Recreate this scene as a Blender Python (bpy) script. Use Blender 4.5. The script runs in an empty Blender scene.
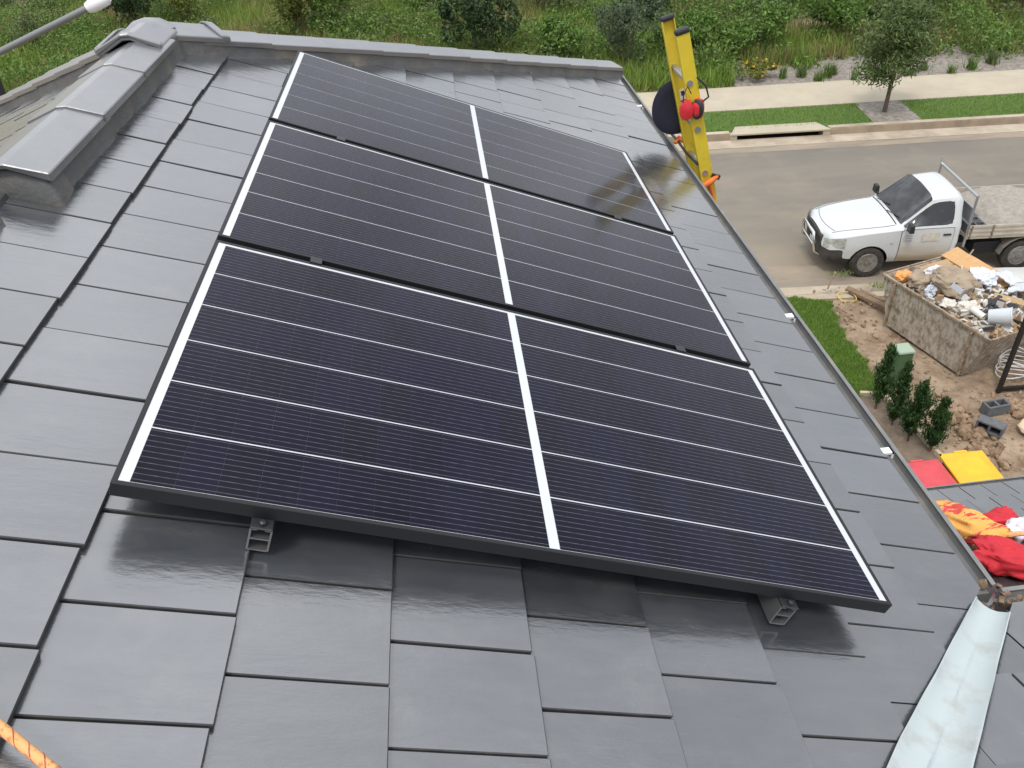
import bpy, bmesh, math, random
import numpy as np
from mathutils import Matrix, Vector, Euler, noise
random.seed(7); RNG = np.random.default_rng(7)
D = bpy.data; SC = bpy.context.scene; COL = SC.collection
A = math.radians(22.5); CA, SA, TA = math.cos(A), math.sin(A), math.tan(A)

# ------------------------------------------------------------------ camera
cam = D.cameras.new('camera'); co = D.objects.new('camera', cam); COL.objects.link(co)
Rw = Matrix(((0.99301012, -0.0994152, -0.06362006), (-0.11066243, -0.59675431, -0.79475664), (0.04104534, 0.79624174, -0.6035846)))
Rc = Rw.transposed() @ Matrix(((1, 0, 0), (0, -1, 0), (0, 0, -1)))
co.matrix_world = Matrix.Translation((0.7274648, -1.18391938, 1.02668491)) @ Rc.to_4x4()
cam.sensor_fit = 'HORIZONTAL'; cam.sensor_width = 36; cam.lens = 36 * 795.6 / 1024
cam.clip_start = 0.02; cam.clip_end = 2000
SC.camera = co

# ------------------------------------------------------------------ sky, sun, exposure
SUN_EL, SUN_AZ = math.radians(64), math.radians(208)      # azimuth clockwise from +Y
w = D.worlds.new('World'); SC.world = w; w.use_nodes = True
nt = w.node_tree; bg = nt.nodes['Background']
sky = nt.nodes.new('ShaderNodeTexSky'); sky.sky_type = 'NISHITA'; sky.sun_disc = False
sky.sun_elevation = SUN_EL; sky.sun_rotation = SUN_AZ; sky.dust_density = 3.0; sky.air_density = 1.0
mx = nt.nodes.new('ShaderNodeMix'); mx.data_type = 'RGBA'
tcw = nt.nodes.new('ShaderNodeTexCoord'); nzw = nt.nodes.new('ShaderNodeTexNoise'); nzw.inputs['Scale'].default_value = 2.2; nzw.inputs['Detail'].default_value = 6
mrw = nt.nodes.new('ShaderNodeMapRange'); mrw.inputs[1].default_value = 0.35; mrw.inputs[2].default_value = 0.65; mrw.inputs[3].default_value = 0.72; mrw.inputs[4].default_value = 0.95
nt.links.new(tcw.outputs['Generated'], nzw.inputs['Vector']); nt.links.new(nzw.outputs[0], mrw.inputs[0])
nt.links.new(mrw.outputs[0], mx.inputs[0]); nt.links.new(sky.outputs[0], mx.inputs[6])
# bright cloud layer, three times brighter overhead than at the horizon as an overcast sky is
sxw = nt.nodes.new('ShaderNodeSeparateXYZ'); nt.links.new(tcw.outputs['Generated'], sxw.inputs[0])
grw = nt.nodes.new('ShaderNodeMapRange'); grw.inputs[1].default_value = 0; grw.inputs[2].default_value = 1; grw.inputs[3].default_value = 0.46; grw.inputs[4].default_value = 1.22; nt.links.new(sxw.outputs[2], grw.inputs[0])
nz2 = nt.nodes.new('ShaderNodeTexNoise'); nz2.inputs['Scale'].default_value = 3.1; nz2.inputs['Detail'].default_value = 7; nt.links.new(tcw.outputs['Generated'], nz2.inputs['Vector'])
mr2 = nt.nodes.new('ShaderNodeMapRange'); mr2.inputs[1].default_value = .35; mr2.inputs[2].default_value = .65; mr2.inputs[3].default_value = .72; mr2.inputs[4].default_value = 1.28; nt.links.new(nz2.outputs[0], mr2.inputs[0])
clw = nt.nodes.new('ShaderNodeMath'); clw.operation = 'MULTIPLY'; nt.links.new(grw.outputs[0], clw.inputs[0]); nt.links.new(mr2.outputs[0], clw.inputs[1]); grw = clw
vmw = nt.nodes.new('ShaderNodeVectorMath'); vmw.operation = 'SCALE'; vmw.inputs[0].default_value = (12.9, 13.3, 13.9); nt.links.new(grw.outputs[0], vmw.inputs['Scale']); nt.links.new(vmw.outputs[0], mx.inputs[7])
nt.links.new(mx.outputs[2], bg.inputs[0]); bg.inputs[1].default_value = 0.1
sl = D.lights.new('sun', 'SUN'); sl.energy = 1.5; sl.angle = math.radians(12); sl.color = (1, 0.95, 0.87)
so = D.objects.new('sun', sl); COL.objects.link(so); so.location = (0, -5, 12)
sd = Vector((math.sin(SUN_AZ) * math.cos(SUN_EL), math.cos(SUN_AZ) * math.cos(SUN_EL), math.sin(SUN_EL)))
so.rotation_euler = sd.to_track_quat('Z', 'Y').to_euler()
SC.view_settings.view_transform = 'Standard'; SC.view_settings.look = 'None'
SC.view_settings.exposure = 0.25; SC.view_settings.gamma = 1

# ------------------------------------------------------------------ materials
MATS = {}
def mat(name, col, rough=0.6, col2=None, scale=6.0, detail=5, lo=0.35, hi=0.65, stretch=(1, 1, 1), bump=0.0, bscale=40.0,
        bstretch=(1, 1, 1), metal=0.0, spec=0.5, coat=0.0, island=0.0, objrand=0.0, coat_rough=0.05, dist=0.01, rvar=0.0, sss=0, grime=None, coat_ior=1.5):
    if name in MATS: return MATS[name]
    m = D.materials.new(name); m.use_nodes = True; n = m.node_tree.nodes; L = m.node_tree.links
    b = n['Principled BSDF']; b.inputs['Roughness'].default_value = rough; b.inputs['Metallic'].default_value = metal
    b.inputs['Specular IOR Level'].default_value = spec; b.inputs['Coat Weight'].default_value = coat; b.inputs['Coat Roughness'].default_value = coat_rough; b.inputs['Coat IOR'].default_value = coat_ior
    col = tuple(col) + (1,)
    tc = n.new('ShaderNodeTexCoord'); vec = tc.outputs['Object']
    oi = n.new('ShaderNodeObjectInfo')
    ad = n.new('ShaderNodeVectorMath'); ad.operation = 'ADD'
    ml = n.new('ShaderNodeMath'); ml.operation = 'MULTIPLY'; ml.inputs[1].default_value = 37.0
    L.new(oi.outputs['Random'], ml.inputs[0]); L.new(vec, ad.inputs[0]); L.new(ml.outputs[0], ad.inputs[1]); vec = ad.outputs[0]
    def mapped(st):
        mp = n.new('ShaderNodeMapping'); mp.inputs['Scale'].default_value = st; L.new(vec, mp.inputs[0]); return mp.outputs[0]
    out = None
    if col2 is not None:
        nz = n.new('ShaderNodeTexNoise'); nz.inputs['Scale'].default_value = scale; nz.inputs['Detail'].default_value = detail; nz.inputs['Roughness'].default_value = 0.62
        L.new(mapped(stretch), nz.inputs['Vector'])
        mr = n.new('ShaderNodeMapRange'); mr.inputs[1].default_value = lo; mr.inputs[2].default_value = hi; L.new(nz.outputs[0], mr.inputs[0])
        mix = n.new('ShaderNodeMix'); mix.data_type = 'RGBA'; L.new(mr.outputs[0], mix.inputs[0])
        mix.inputs[6].default_value = col; mix.inputs[7].default_value = tuple(col2) + (1,); out = mix.outputs[2]
        if rvar:
            rr = n.new('ShaderNodeMapRange'); rr.inputs[3].default_value = rough - rvar; rr.inputs[4].default_value = rough + rvar
            L.new(mr.outputs[0], rr.inputs[0]); L.new(rr.outputs[0], b.inputs['Roughness'])
    if grime is not None:
        gc, gs, gl, gh, gm_ = grime
        n2 = n.new('ShaderNodeTexNoise'); n2.inputs['Scale'].default_value = gs; n2.inputs['Detail'].default_value = 9; n2.inputs['Roughness'].default_value = 0.7
        L.new(vec, n2.inputs['Vector'])
        m2 = n.new('ShaderNodeMapRange'); m2.inputs[1].default_value = gl; m2.inputs[2].default_value = gh; m2.inputs[4].default_value = gm_; L.new(n2.outputs[0], m2.inputs[0])
        x2 = n.new('ShaderNodeMix'); x2.data_type = 'RGBA'; L.new(m2.outputs[0], x2.inputs[0]); x2.inputs[7].default_value = tuple(gc) + (1,)
        if out is not None: L.new(out, x2.inputs[6])
        else: x2.inputs[6].default_value = col
        out = x2.outputs[2]
    for amt, src in ((island, 'geo'), (objrand, 'obj')):
        if amt:
            g = n.new('ShaderNodeNewGeometry').outputs['Random Per Island'] if src == 'geo' else oi.outputs['Random']
            r = n.new('ShaderNodeMapRange'); r.inputs[3].default_value = 1 - amt; r.inputs[4].default_value = 1 + amt; L.new(g, r.inputs[0])
            h = n.new('ShaderNodeHueSaturation'); L.new(r.outputs[0], h.inputs['Value'])
            if out is not None: L.new(out, h.inputs['Color'])
            else: h.inputs['Color'].default_value = col
            out = h.outputs[0]
    if out is not None: L.new(out, b.inputs['Base Color'])
    else: b.inputs['Base Color'].default_value = col
    if bump:
        nb = n.new('ShaderNodeTexNoise'); nb.inputs['Scale'].default_value = bscale; nb.inputs['Detail'].default_value = 6; nb.inputs['Roughness'].default_value = 0.6
        L.new(mapped(bstretch), nb.inputs['Vector'])
        bp = n.new('ShaderNodeBump'); bp.inputs['Strength'].default_value = bump; bp.inputs['Distance'].default_value = dist
        L.new(nb.outputs[0], bp.inputs['Height']); L.new(bp.outputs[0], b.inputs['Normal'])
        if coat: L.new(bp.outputs[0], b.inputs['Coat Normal'])
    MATS[name] = m; return m

TILE = mat('charcoal_roof_paint', (0.044, 0.049, 0.057), 0.22, (0.070, 0.074, 0.081), scale=3.0, stretch=(1.5, 6, 1), lo=0.3, hi=0.75, bump=0.30, bscale=8,
           bstretch=(1.6, 5, 1), dist=0.0045, objrand=0.22, spec=1.0, rvar=0.10, coat=1.0, coat_rough=0.19, coat_ior=2.15, grime=((0.13, 0.127, 0.12), 4.5, 0.5, 0.78, 0.45))
TSHADE = mat('shaded_tile_edge', (0.04, 0.041, 0.044), 0.7, (0.075, 0.072, 0.066), scale=20, lo=.5, hi=.8)  # dark matte colour paints shade onto tile butts, sides and front chamfers
UNDER = mat('dark_underlay', (0.012, 0.012, 0.013), 0.9)
CAP = mat('charcoal_cap_paint', (0.10, 0.104, 0.112), 0.3, (0.13, 0.134, 0.14), scale=5, bump=0.18, bscale=16, dist=0.008, spec=1.0, coat=0.8, coat_rough=0.25, coat_ior=1.8)
MORTAR = mat('painted_mortar', (0.10, 0.10, 0.10), 0.55, (0.17, 0.145, 0.11), scale=6, lo=0.5, hi=0.8, bump=0.5, bscale=45, dist=0.01)
GUTM = mat('grey_gutter_steel', (0.17, 0.175, 0.18), 0.45, (0.25, 0.235, 0.21), scale=9, lo=0.45, hi=0.75, spec=0.5)
GUTIN = mat('grey_gutter_inside', (0.10, 0.10, 0.095), 0.6, (0.2, 0.18, 0.14), scale=14, lo=0.5, hi=0.8)
VALLEY = mat('pale_aqua_valley_steel', (0.44, 0.495, 0.505), 0.5, (0.33, 0.30, 0.26), scale=7, lo=0.52, hi=0.8, bump=0.25, bscale=14, dist=0.006, stretch=(1, 1, 1))
RUST = mat('rusty_brown', (0.10, 0.055, 0.03), 0.85, (0.27, 0.20, 0.145), scale=22, bump=0.6, bscale=60)
WALLM = mat('pale_render', (0.5, 0.48, 0.44), 0.8, (0.44, 0.42, 0.39), scale=3)
FRAME = mat('black_anodised_frame', (0.014, 0.015, 0.017), 0.42, spec=0.35)
ALU = mat('aluminium', (0.50, 0.51, 0.52), 0.4, metal=0.9, bump=0.05, bscale=50)
DARKALU = mat('dark_clamp', (0.05, 0.05, 0.055), 0.4, metal=0.5)
WHITEMETAL = mat('white_metal', (0.75, 0.76, 0.76), 0.45)
BLACKP = mat('black_plastic', (0.02, 0.02, 0.022), 0.5)

def cellmat():
    m = D.materials.new('solar_cell_glass'); m.use_nodes = True; n = m.node_tree.nodes; L = m.node_tree.links; b = n['Principled BSDF']
    tc = n.new('ShaderNodeTexCoord'); sx = n.new('ShaderNodeSeparateXYZ'); L.new(tc.outputs['Object'], sx.inputs[0])
    # ten fine silver busbars across each half cell, running along the long side (print under the glass)
    a = n.new('ShaderNodeMath'); a.operation = 'MULTIPLY'; a.inputs[1].default_value = 1 / 0.01655; L.new(sx.outputs[1], a.inputs[0])
    fr = n.new('ShaderNodeMath'); fr.operation = 'FRACT'; L.new(a.outputs[0], fr.inputs[0])
    c = n.new('ShaderNodeMath'); c.operation = 'COMPARE'; c.inputs[1].default_value = 0.5; c.inputs[2].default_value = 0.045; L.new(fr.outputs[0], c.inputs[0])
    nz = n.new('ShaderNodeTexNoise'); nz.inputs['Scale'].default_value = 55; L.new(tc.outputs['Object'], nz.inputs['Vector'])
    cm = n.new('ShaderNodeMath'); cm.operation = 'MULTIPLY'; L.new(c.outputs[0], cm.inputs[0]); L.new(nz.outputs[0], cm.inputs[1])
    oi = n.new('ShaderNodeObjectInfo')
    mr = n.new('ShaderNodeMapRange'); mr.inputs[3].default_value = 0.65; mr.inputs[4].default_value = 1.45; L.new(oi.outputs['Random'], mr.inputs[0])
    h = n.new('ShaderNodeHueSaturation'); h.inputs['Color'].default_value = (0.0026, 0.0024, 0.0115, 1); L.new(mr.outputs[0], h.inputs['Value'])
    mx = n.new('ShaderNodeMix'); mx.data_type = 'RGBA'; L.new(cm.outputs[0], mx.inputs[0]); L.new(h.outputs[0], mx.inputs[6]); mx.inputs[7].default_value = (0.17, 0.17, 0.21, 1)
    gp = n.new('ShaderNodeNewGeometry'); dn = n.new('ShaderNodeTexNoise'); dn.inputs['Scale'].default_value = 2.6; dn.inputs['Detail'].default_value = 8; dn.inputs['Roughness'].default_value = .65
    L.new(gp.outputs['Position'], dn.inputs['Vector']); dr_ = n.new('ShaderNodeMapRange'); dr_.inputs[1].default_value = .5; dr_.inputs[2].default_value = .8; dr_.inputs[4].default_value = .06; L.new(dn.outputs[0], dr_.inputs[0])
    dx = n.new('ShaderNodeMix'); dx.data_type = 'RGBA'; L.new(dr_.outputs[0], dx.inputs[0]); L.new(mx.outputs[2], dx.inputs[6]); dx.inputs[7].default_value = (.11, .115, .15, 1); mx = dx
    cr_ = n.new('ShaderNodeMapRange'); cr_.inputs[1].default_value = .35; cr_.inputs[2].default_value = .7; cr_.inputs[3].default_value = .08; cr_.inputs[4].default_value = .17; L.new(dn.outputs[0], cr_.inputs[0]); L.new(cr_.outputs[0], b.inputs['Coat Roughness'])
    L.new(mx.outputs[2], b.inputs['Base Color']); b.inputs['Roughness'].default_value = 0.5; b.inputs['Specular IOR Level'].default_value = 0.0
    b.inputs['Coat Weight'].default_value = 1.0; b.inputs['Coat Roughness'].default_value = 0.11; b.inputs['Coat IOR'].default_value = 1.24; b.inputs['Sheen Weight'].default_value = 0.22; b.inputs['Sheen Roughness'].default_value = 0.35
    return m
CELL = cellmat()
BACKS = mat('white_backsheet_glass', (0.58, 0.60, 0.63), 0.5, coat=0.85, coat_rough=0.13)
YEL = mat('yellow_fibreglass', (0.72, 0.55, 0.03), 0.5, (0.62, 0.47, 0.035), scale=5, bump=0.06, bscale=70, grime=((0.34, 0.27, 0.09), 9, 0.56, 0.75, 0.7))
NAVY = mat('navy_felt', (0.012, 0.014, 0.03), 0.9, bump=0.1, bscale=200)
REDP = mat('red_plastic', (0.55, 0.02, 0.03), 0.35)
ORANGE = mat('orange_webbing', (0.75, 0.22, 0.03), 0.7, (0.7, 0.1, 0.03), scale=30)

# ------------------------------------------------------------------ mesh builder
class MB:
    def __init__(s): s.v = []; s.f = []
    def add(s, vs, fs, T=None):
        k = len(s.v)
        if T is not None: vs = [T @ Vector(p) for p in vs]
        s.v += [tuple(p) for p in vs]; s.f += [tuple(i + k for i in f) for f in fs]; return s
    def box(s, c, d, T=None, R=None, taper=1.0):
        x, y, z = d[0] / 2, d[1] / 2, d[2] / 2; t = taper
        vs = [Vector(p) for p in ((-x, -y, -z), (x, -y, -z), (x, y, -z), (-x, y, -z), (-x * t, -y * t, z), (x * t, -y * t, z), (x * t, y * t, z), (-x * t, y * t, z))]
        if R is not None: vs = [R @ p for p in vs]
        c = Vector(c); vs = [p + c for p in vs]
        return s.add(vs, [(0, 3, 2, 1), (4, 5, 6, 7), (0, 1, 5, 4), (1, 2, 6, 5), (2, 3, 7, 6), (3, 0, 4, 7)], T)
    def bar(s, p, q, wd, ht, up=(0, 0, 1)):
        p, q = Vector(p), Vector(q); d = (q - p); L = d.length; d.normalize(); up = Vector(up)
        sd = d.cross(up).normalized(); u = sd.cross(d).normalized()
        R = Matrix((d, sd, u)).transposed()
        return s.box((p + q) / 2, (L, wd, ht), R=R)
    def prism(s, top, bot, T=None):
        n = len(top)
        fs = [tuple(range(n)), tuple(range(2 * n - 1, n - 1, -1))] + [(i, n + i, n + (i + 1) % n, (i + 1) % n) for i in range(n)]
        return s.add(list(top) + list(bot), fs, T)
    def tube(s, pts, r, n=8, T=None, caps=True):
        pts = [Vector(p) for p in pts]; rs = r if isinstance(r, (list, tuple)) else [r] * len(pts)
        vs = []; prev = None
        for i, p in enumerate(pts):
            d = (pts[min(i + 1, len(pts) - 1)] - pts[max(i - 1, 0)]).normalized()
            if prev is None:
                a = d.orthogonal().normalized()
            else:
                a = (prev - d * prev.dot(d)); a = a.normalized() if a.length > 1e-6 else d.orthogonal().normalized()
            prev = a; b = d.cross(a)
            vs += [p + (a * math.cos(2 * math.pi * k / n) + b * math.sin(2 * math.pi * k / n)) * rs[i] for k in range(n)]
        fs = [(i * n + k, i * n + (k + 1) % n, (i + 1) * n + (k + 1) % n, (i + 1) * n + k) for i in range(len(pts) - 1) for k in range(n)]
        if caps: fs += [tuple(range(n - 1, -1, -1)), tuple(range((len(pts) - 1) * n, len(pts) * n))]
        return s.add(vs, fs, T)
    def lathe(s, prof, n=24, T=None, close=False):
        vs = [(r * math.cos(2 * math.pi * k / n), r * math.sin(2 * math.pi * k / n), z) for r, z in prof for k in range(n)]
        m = len(prof); rg = range(m if close else m - 1)
        fs = [(i * n + k, i * n + (k + 1) % n, ((i + 1) % m) * n + (k + 1) % n, ((i + 1) % m) * n + k) for i in rg for k in range(n)]
        if not close:
            fs += [tuple(range(n - 1, -1, -1)), tuple(range((m - 1) * n, m * n))]
        return s.add(vs, fs, T)
    def grid(s, nx, ny, fn, T=None):
        vs = [fn(i / nx, j / ny) for j in range(ny + 1) for i in range(nx + 1)]
        fs = [(j * (nx + 1) + i, j * (nx + 1) + i + 1, (j + 1) * (nx + 1) + i + 1, (j + 1) * (nx + 1) + i) for j in range(ny) for i in range(nx)]
        return s.add(vs, fs, T)
    def mesh(s, name, m, off=None, smooth=0.0, bevel=0.0, bseg=1):
        me = D.meshes.new(name)
        vs = s.v if off is None else [(a - off[0], b - off[1], c - off[2]) for a, b, c in s.v]
        me.from_pydata(vs, [], s.f)
        bm = bmesh.new(); bm.from_mesh(me)
        bmesh.ops.recalc_face_normals(bm, faces=bm.faces)
        if bevel:
            es = [e for e in bm.edges if e.is_manifold and e.calc_face_angle(0) > 0.5]
            bmesh.ops.bevel(bm, geom=es, offset=bevel, segments=bseg, affect='EDGES', profile=0.5, clamp_overlap=True)
        bm.to_mesh(me); bm.free()
        me.materials.append(m)
        if smooth: me.shade_smooth(); me.set_sharp_from_angle(angle=math.radians(smooth))
        return me
    def build(s, name, m, parent=None, off=None, smooth=0.0, bevel=0.0, bseg=1):
        if off is None and parent is not None: off = woff(parent)
        return link(name, s.mesh(name, m, off, smooth, bevel, bseg), parent)
def woff(o):
    p = Vector((0, 0, 0))
    while o is not None: p += Vector(o.location); o = o.parent
    return p
Z0 = (0, 0, 0)
def link(name, me, parent=None):
    o = D.objects.new(name, me); COL.objects.link(o)
    if parent is not None: o.parent = parent
    return o
def thing(name, label, cat, loc=(0, 0, 0), rz=0, group=None):
    o = D.objects.new(name, None); COL.objects.link(o); o.location = loc; o.rotation_euler = (0, 0, rz); o.empty_display_size = 0.2
    return tag(o, label, cat, group)
def tag(o, label, cat, group=None):
    o['label'] = label; o['category'] = cat
    if group: o['group'] = group
    return o
def struct(o): o['kind'] = 'structure'; return o
def stuff(o): o['kind'] = 'stuff'; return o
def single(mb, name, m, label, cat, base, group=None, **k):
    o = mb.build(name, m, None, off=base, **k); o.location = base; return tag(o, label, cat, group)
def ME(n): return Matrix.Translation(n)

MR = Matrix(((CA, 0, SA), (0, 1, 0), (-SA, 0, CA)))          # roof plane axes (u down slope, v along eave, n up) to world
def rp(u, v, n): return MR @ Vector((u, v, n))

# ------------------------------------------------------------------ ground, road
GZ, RZ = -7.70, -7.85
TH = math.radians(-6.3); E1 = Vector((math.cos(TH), math.sin(TH), 0)); E2 = Vector((-math.sin(TH), math.cos(TH), 0))
def sr(s, r, z=0.0): p = E1 * s + E2 * r; return Vector((p.x, p.y, z))
def strip(name, m, s0, s1, r0, r1, z, thick=0.0, ns=1, bevel=0):
    mb = MB()
    if thick:
        mb.prism([sr(s0, r0, z), sr(s1, r0, z), sr(s1, r1, z), sr(s0, r1, z)], [sr(s0, r0, z - thick), sr(s1, r0, z - thick), sr(s1, r1, z - thick), sr(s0, r1, z - thick)])
    else:
        mb.add([sr(s0, r0, z), sr(s1, r0, z), sr(s1, r1, z), sr(s0, r1, z)], [(0, 1, 2, 3)])
    return struct(mb.build(name, m, bevel=bevel))
DIRT = mat('bare_dirt', (0.14, 0.086, 0.052), 0.95, (0.39, 0.295, 0.205), scale=1.7, detail=10, lo=0.36, hi=0.64, bump=0.9, bscale=9, dist=0.06)
ROADM = mat('dusty_asphalt', (0.145, 0.132, 0.113), 0.9, (0.205, 0.183, 0.15), scale=0.45, detail=9, lo=0.3, hi=0.7, bump=0.3, bscale=60, stretch=(0.5, 2, 1), grime=((0.27, 0.225, 0.165), 0.55, 0.5, 0.72, 0.65))
def road_dust():
    # dust tracked from the building site lies thicker towards the near kerb
    n = ROADM.node_tree.nodes; L = ROADM.node_tree.links; b = n['Principled BSDF']; src = b.inputs['Base Color'].links[0].from_socket
    tc = n.new('ShaderNodeTexCoord'); dp = n.new('ShaderNodeVectorMath'); dp.operation = 'DOT_PRODUCT'; dp.inputs[1].default_value = E2; L.new(tc.outputs['Object'], dp.inputs[0])
    nz = n.new('ShaderNodeTexNoise'); nz.inputs['Scale'].default_value = .7; nz.inputs['Detail'].default_value = 8
    mp = n.new('ShaderNodeMapping'); mp.inputs['Scale'].default_value = (.45, 1.6, 1); L.new(tc.outputs['Object'], mp.inputs[0]); L.new(mp.outputs[0], nz.inputs['Vector'])
    ad = n.new('ShaderNodeMath'); ad.operation = 'MULTIPLY_ADD'; ad.inputs[1].default_value = 6.0; L.new(nz.outputs[0], ad.inputs[0]); L.new(dp.outputs['Value'], ad.inputs[2])
    mr = n.new('ShaderNodeMapRange'); mr.inputs[1].default_value = 20.5; mr.inputs[2].default_value = 16.2; mr.inputs[4].default_value = .85; L.new(ad.outputs[0], mr.inputs[0])
    x = n.new('ShaderNodeMix'); x.data_type = 'RGBA'; L.new(mr.outputs[0], x.inputs[0]); L.new(src, x.inputs[6]); x.inputs[7].default_value = (0.29, 0.24, 0.175, 1); L.new(x.outputs[2], b.inputs['Base Color'])
road_dust()
SANDY = mat('dusty_road_edge', (0.31, 0.25, 0.185), 0.95, (0.21, 0.18, 0.145), scale=1.2, detail=8, stretch=(0.5, 2, 1), bump=0.3, bscale=50)
CONC = mat('pale_concrete', (0.44, 0.385, 0.29), 0.85, (0.385, 0.335, 0.255), scale=1.5, bump=0.15, bscale=80, grime=((0.36, 0.31, 0.24), 1.2, 0.56, 0.8, 0.6))
KERBM = mat('kerb_concrete', (0.46, 0.39, 0.30), 0.88, (0.33, 0.27, 0.20), scale=1.4, bump=0.2, bscale=60, grime=((0.16, 0.135, 0.105), 0.9, 0.54, 0.75, 0.7))
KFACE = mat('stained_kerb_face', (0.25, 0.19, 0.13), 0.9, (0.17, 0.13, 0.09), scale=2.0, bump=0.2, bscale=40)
TURFM = mat('turf_soil', (0.06, 0.115, 0.02), 0.95, (0.08, 0.13, 0.025), scale=4, bump=0.5, bscale=60)
SOIL = mat('meadow_soil', (0.13, 0.12, 0.05), 0.95, (0.36, 0.28, 0.18), scale=0.22, detail=7, lo=0.45, hi=0.66, bump=0.6, bscale=5, dist=0.1)
MULCH = mat('grey_mulch', (0.17, 0.145, 0.12), 0.95, (0.33, 0.295, 0.26), scale=9, detail=9, bump=0.9, bscale=28, dist=0.04)
BARK = mat('bark', (0.09, 0.06, 0.04), 0.9, (0.15, 0.11, 0.08), scale=12, stretch=(4, 4, 1), bump=0.5, bscale=30)

gm = MB(); gm.add([(-900, -700, -8.02), (900, -700, -8.02), (900, 1200, -8.02), (-900, 1200, -8.02)], [(0, 1, 2, 3)])
struct(gm.build('ground', SOIL))
# building-site dirt in front of the house, uneven
def dirtz(x, y):
    return GZ - 0.02 + 0.05 * noise.noise(Vector((x * 1.3, y * 1.3, 0))) + 0.03 * noise.noise(Vector((x * 4, y * 4, 3)))
def dfn(a, b):
    s = -30 + 75 * a; r = -25 + 37.85 * b; p = sr(s, r)
    fl = min(1, max(0, (12.5 - r) / 1.0)); z = dirtz(p.x, p.y)
    return (p.x, p.y, GZ - 0.06 + (z - GZ + 0.06) * fl)
# fine patch where the photograph looks, coarse elsewhere
yard = MB().grid(150, 110, lambda a, b: dfn((33 + 9.0 * a) / 75, (30.0 + 7.85 * b) / 37.85))
struct(yard.build('bare_dirt_yard', DIRT, smooth=60))
rest = MB()
def quad(mb, s0, s1, r0, r1, z): mb.add([sr(s0, r0, z), sr(s1, r0, z), sr(s1, r1, z), sr(s0, r1, z)], [(0, 1, 2, 3)])
quad(rest, -60, 90, -40, 5.05, GZ - 0.06); quad(rest, -60, 3.05, 5.05, 12.85, GZ - 0.06); quad(rest, 11.95, 90, 5.05, 12.85, GZ - 0.06)
struct(rest.build('yard_ground', DIRT))
strip('road', ROADM, -120, 160, 13.2, 21.9, RZ)
strip('dusty_road_margin', SANDY, -60, 90, 13.2, 14.5, RZ + 0.004)
strip('dusty_road_shoulder', SANDY, -60, 90, 21.0, 21.45, RZ + 0.004)
# near kerb: a low rolled concrete layback
nk = MB()
prof = [(12.82, GZ - 0.02), (12.98, GZ - 0.01), (13.12, RZ + 0.07), (13.22, RZ + 0.02), (13.52, RZ + 0.012), (13.52, RZ - 0.1), (12.82, RZ - 0.1)]
S0, S1 = -60, 90
nk.prism([sr(S0, r, z) for r, z in prof], [sr(S1, r, z) for r, z in prof])
struct(nk.build('near_kerb', KERBM))
# far kerb with channel, broken at the drain inlet (two runs)
for a, b in ((-120, 6.5), (9.4, 160)):
    k = MB(); pr = [(21.4, RZ + 0.012), (22.0, RZ + 0.008), (22.08, RZ + 0.14), (22.12, GZ + 0.03), (22.32, GZ + 0.03), (22.32, RZ - 0.1), (21.4, RZ - 0.1)]
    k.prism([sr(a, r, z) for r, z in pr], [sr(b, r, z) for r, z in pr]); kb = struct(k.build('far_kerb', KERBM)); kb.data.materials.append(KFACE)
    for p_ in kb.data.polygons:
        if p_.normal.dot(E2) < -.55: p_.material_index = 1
pan = MB(); pr = [(21.4, RZ + 0.012), (22.05, RZ + 0.0), (22.05, RZ - 0.1), (21.4, RZ - 0.1)]
pan.prism([sr(6.5, r, z) for r, z in pr], [sr(9.4, r, z) for r, z in pr]); struct(pan.build('kerb_channel', KERBM))
di = thing('storm_drain', 'concrete kerb inlet with a long dark slot beside the far grass verge', 'drain', sr(8.05, 22.3, GZ))
MB().prism([sr(6.5, 22.0, GZ + 0.036), sr(9.4, 22.0, GZ + 0.036), sr(9.15, 22.62, GZ + 0.038), sr(6.75, 22.62, GZ + 0.038)],
           [sr(6.5, 22.0, GZ - 0.02), sr(9.4, 22.0, GZ - 0.02), sr(9.15, 22.62, GZ - 0.02), sr(6.75, 22.62, GZ - 0.02)]).build('lintel', CONC, di, bevel=0.01)
for a, b in ((6.5, 6.7), (9.2, 9.4)):
    m_ = MB(); m_.prism([sr(a, 22.02, GZ - 0.022), sr(b, 22.02, GZ - 0.022), sr(b, 22.5, GZ - 0.022), sr(a, 22.5, GZ - 0.022)],
                        [sr(a, 22.02, RZ - .1), sr(b, 22.02, RZ - .1), sr(b, 22.5, RZ - .1), sr(a, 22.5, RZ - .1)]); m_.build('side_block', KERBM, di)
MB().prism([sr(6.7, 22.42, GZ - 0.022), sr(9.2, 22.42, GZ - 0.022), sr(9.2, 22.5, GZ - 0.022), sr(6.7, 22.5, GZ - 0.022)],
           [sr(6.7, 22.42, RZ - .1), sr(9.2, 22.42, RZ - .1), sr(9.2, 22.5, RZ - .1), sr(6.7, 22.5, RZ - .1)]).build('pit_back', UNDER, di)
strip('grass_verge', TURFM, -120, 160, 22.32, 24.15, GZ + 0.0)
strip('footpath', CONC, -120, 160, 24.1, 26.35, GZ + 0.03, 0.1)
strip('mulch_bed', MULCH, 7.6, 60, 26.35, 29.6, GZ - 0.004)
strip('mulch_strip', MULCH, 10.75, 12.15, 22.32, 24.1, GZ + 0.012)
strip('meadow_ground', SOIL, -160, 200, 26.35, 150, GZ - 0.012)

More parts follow.
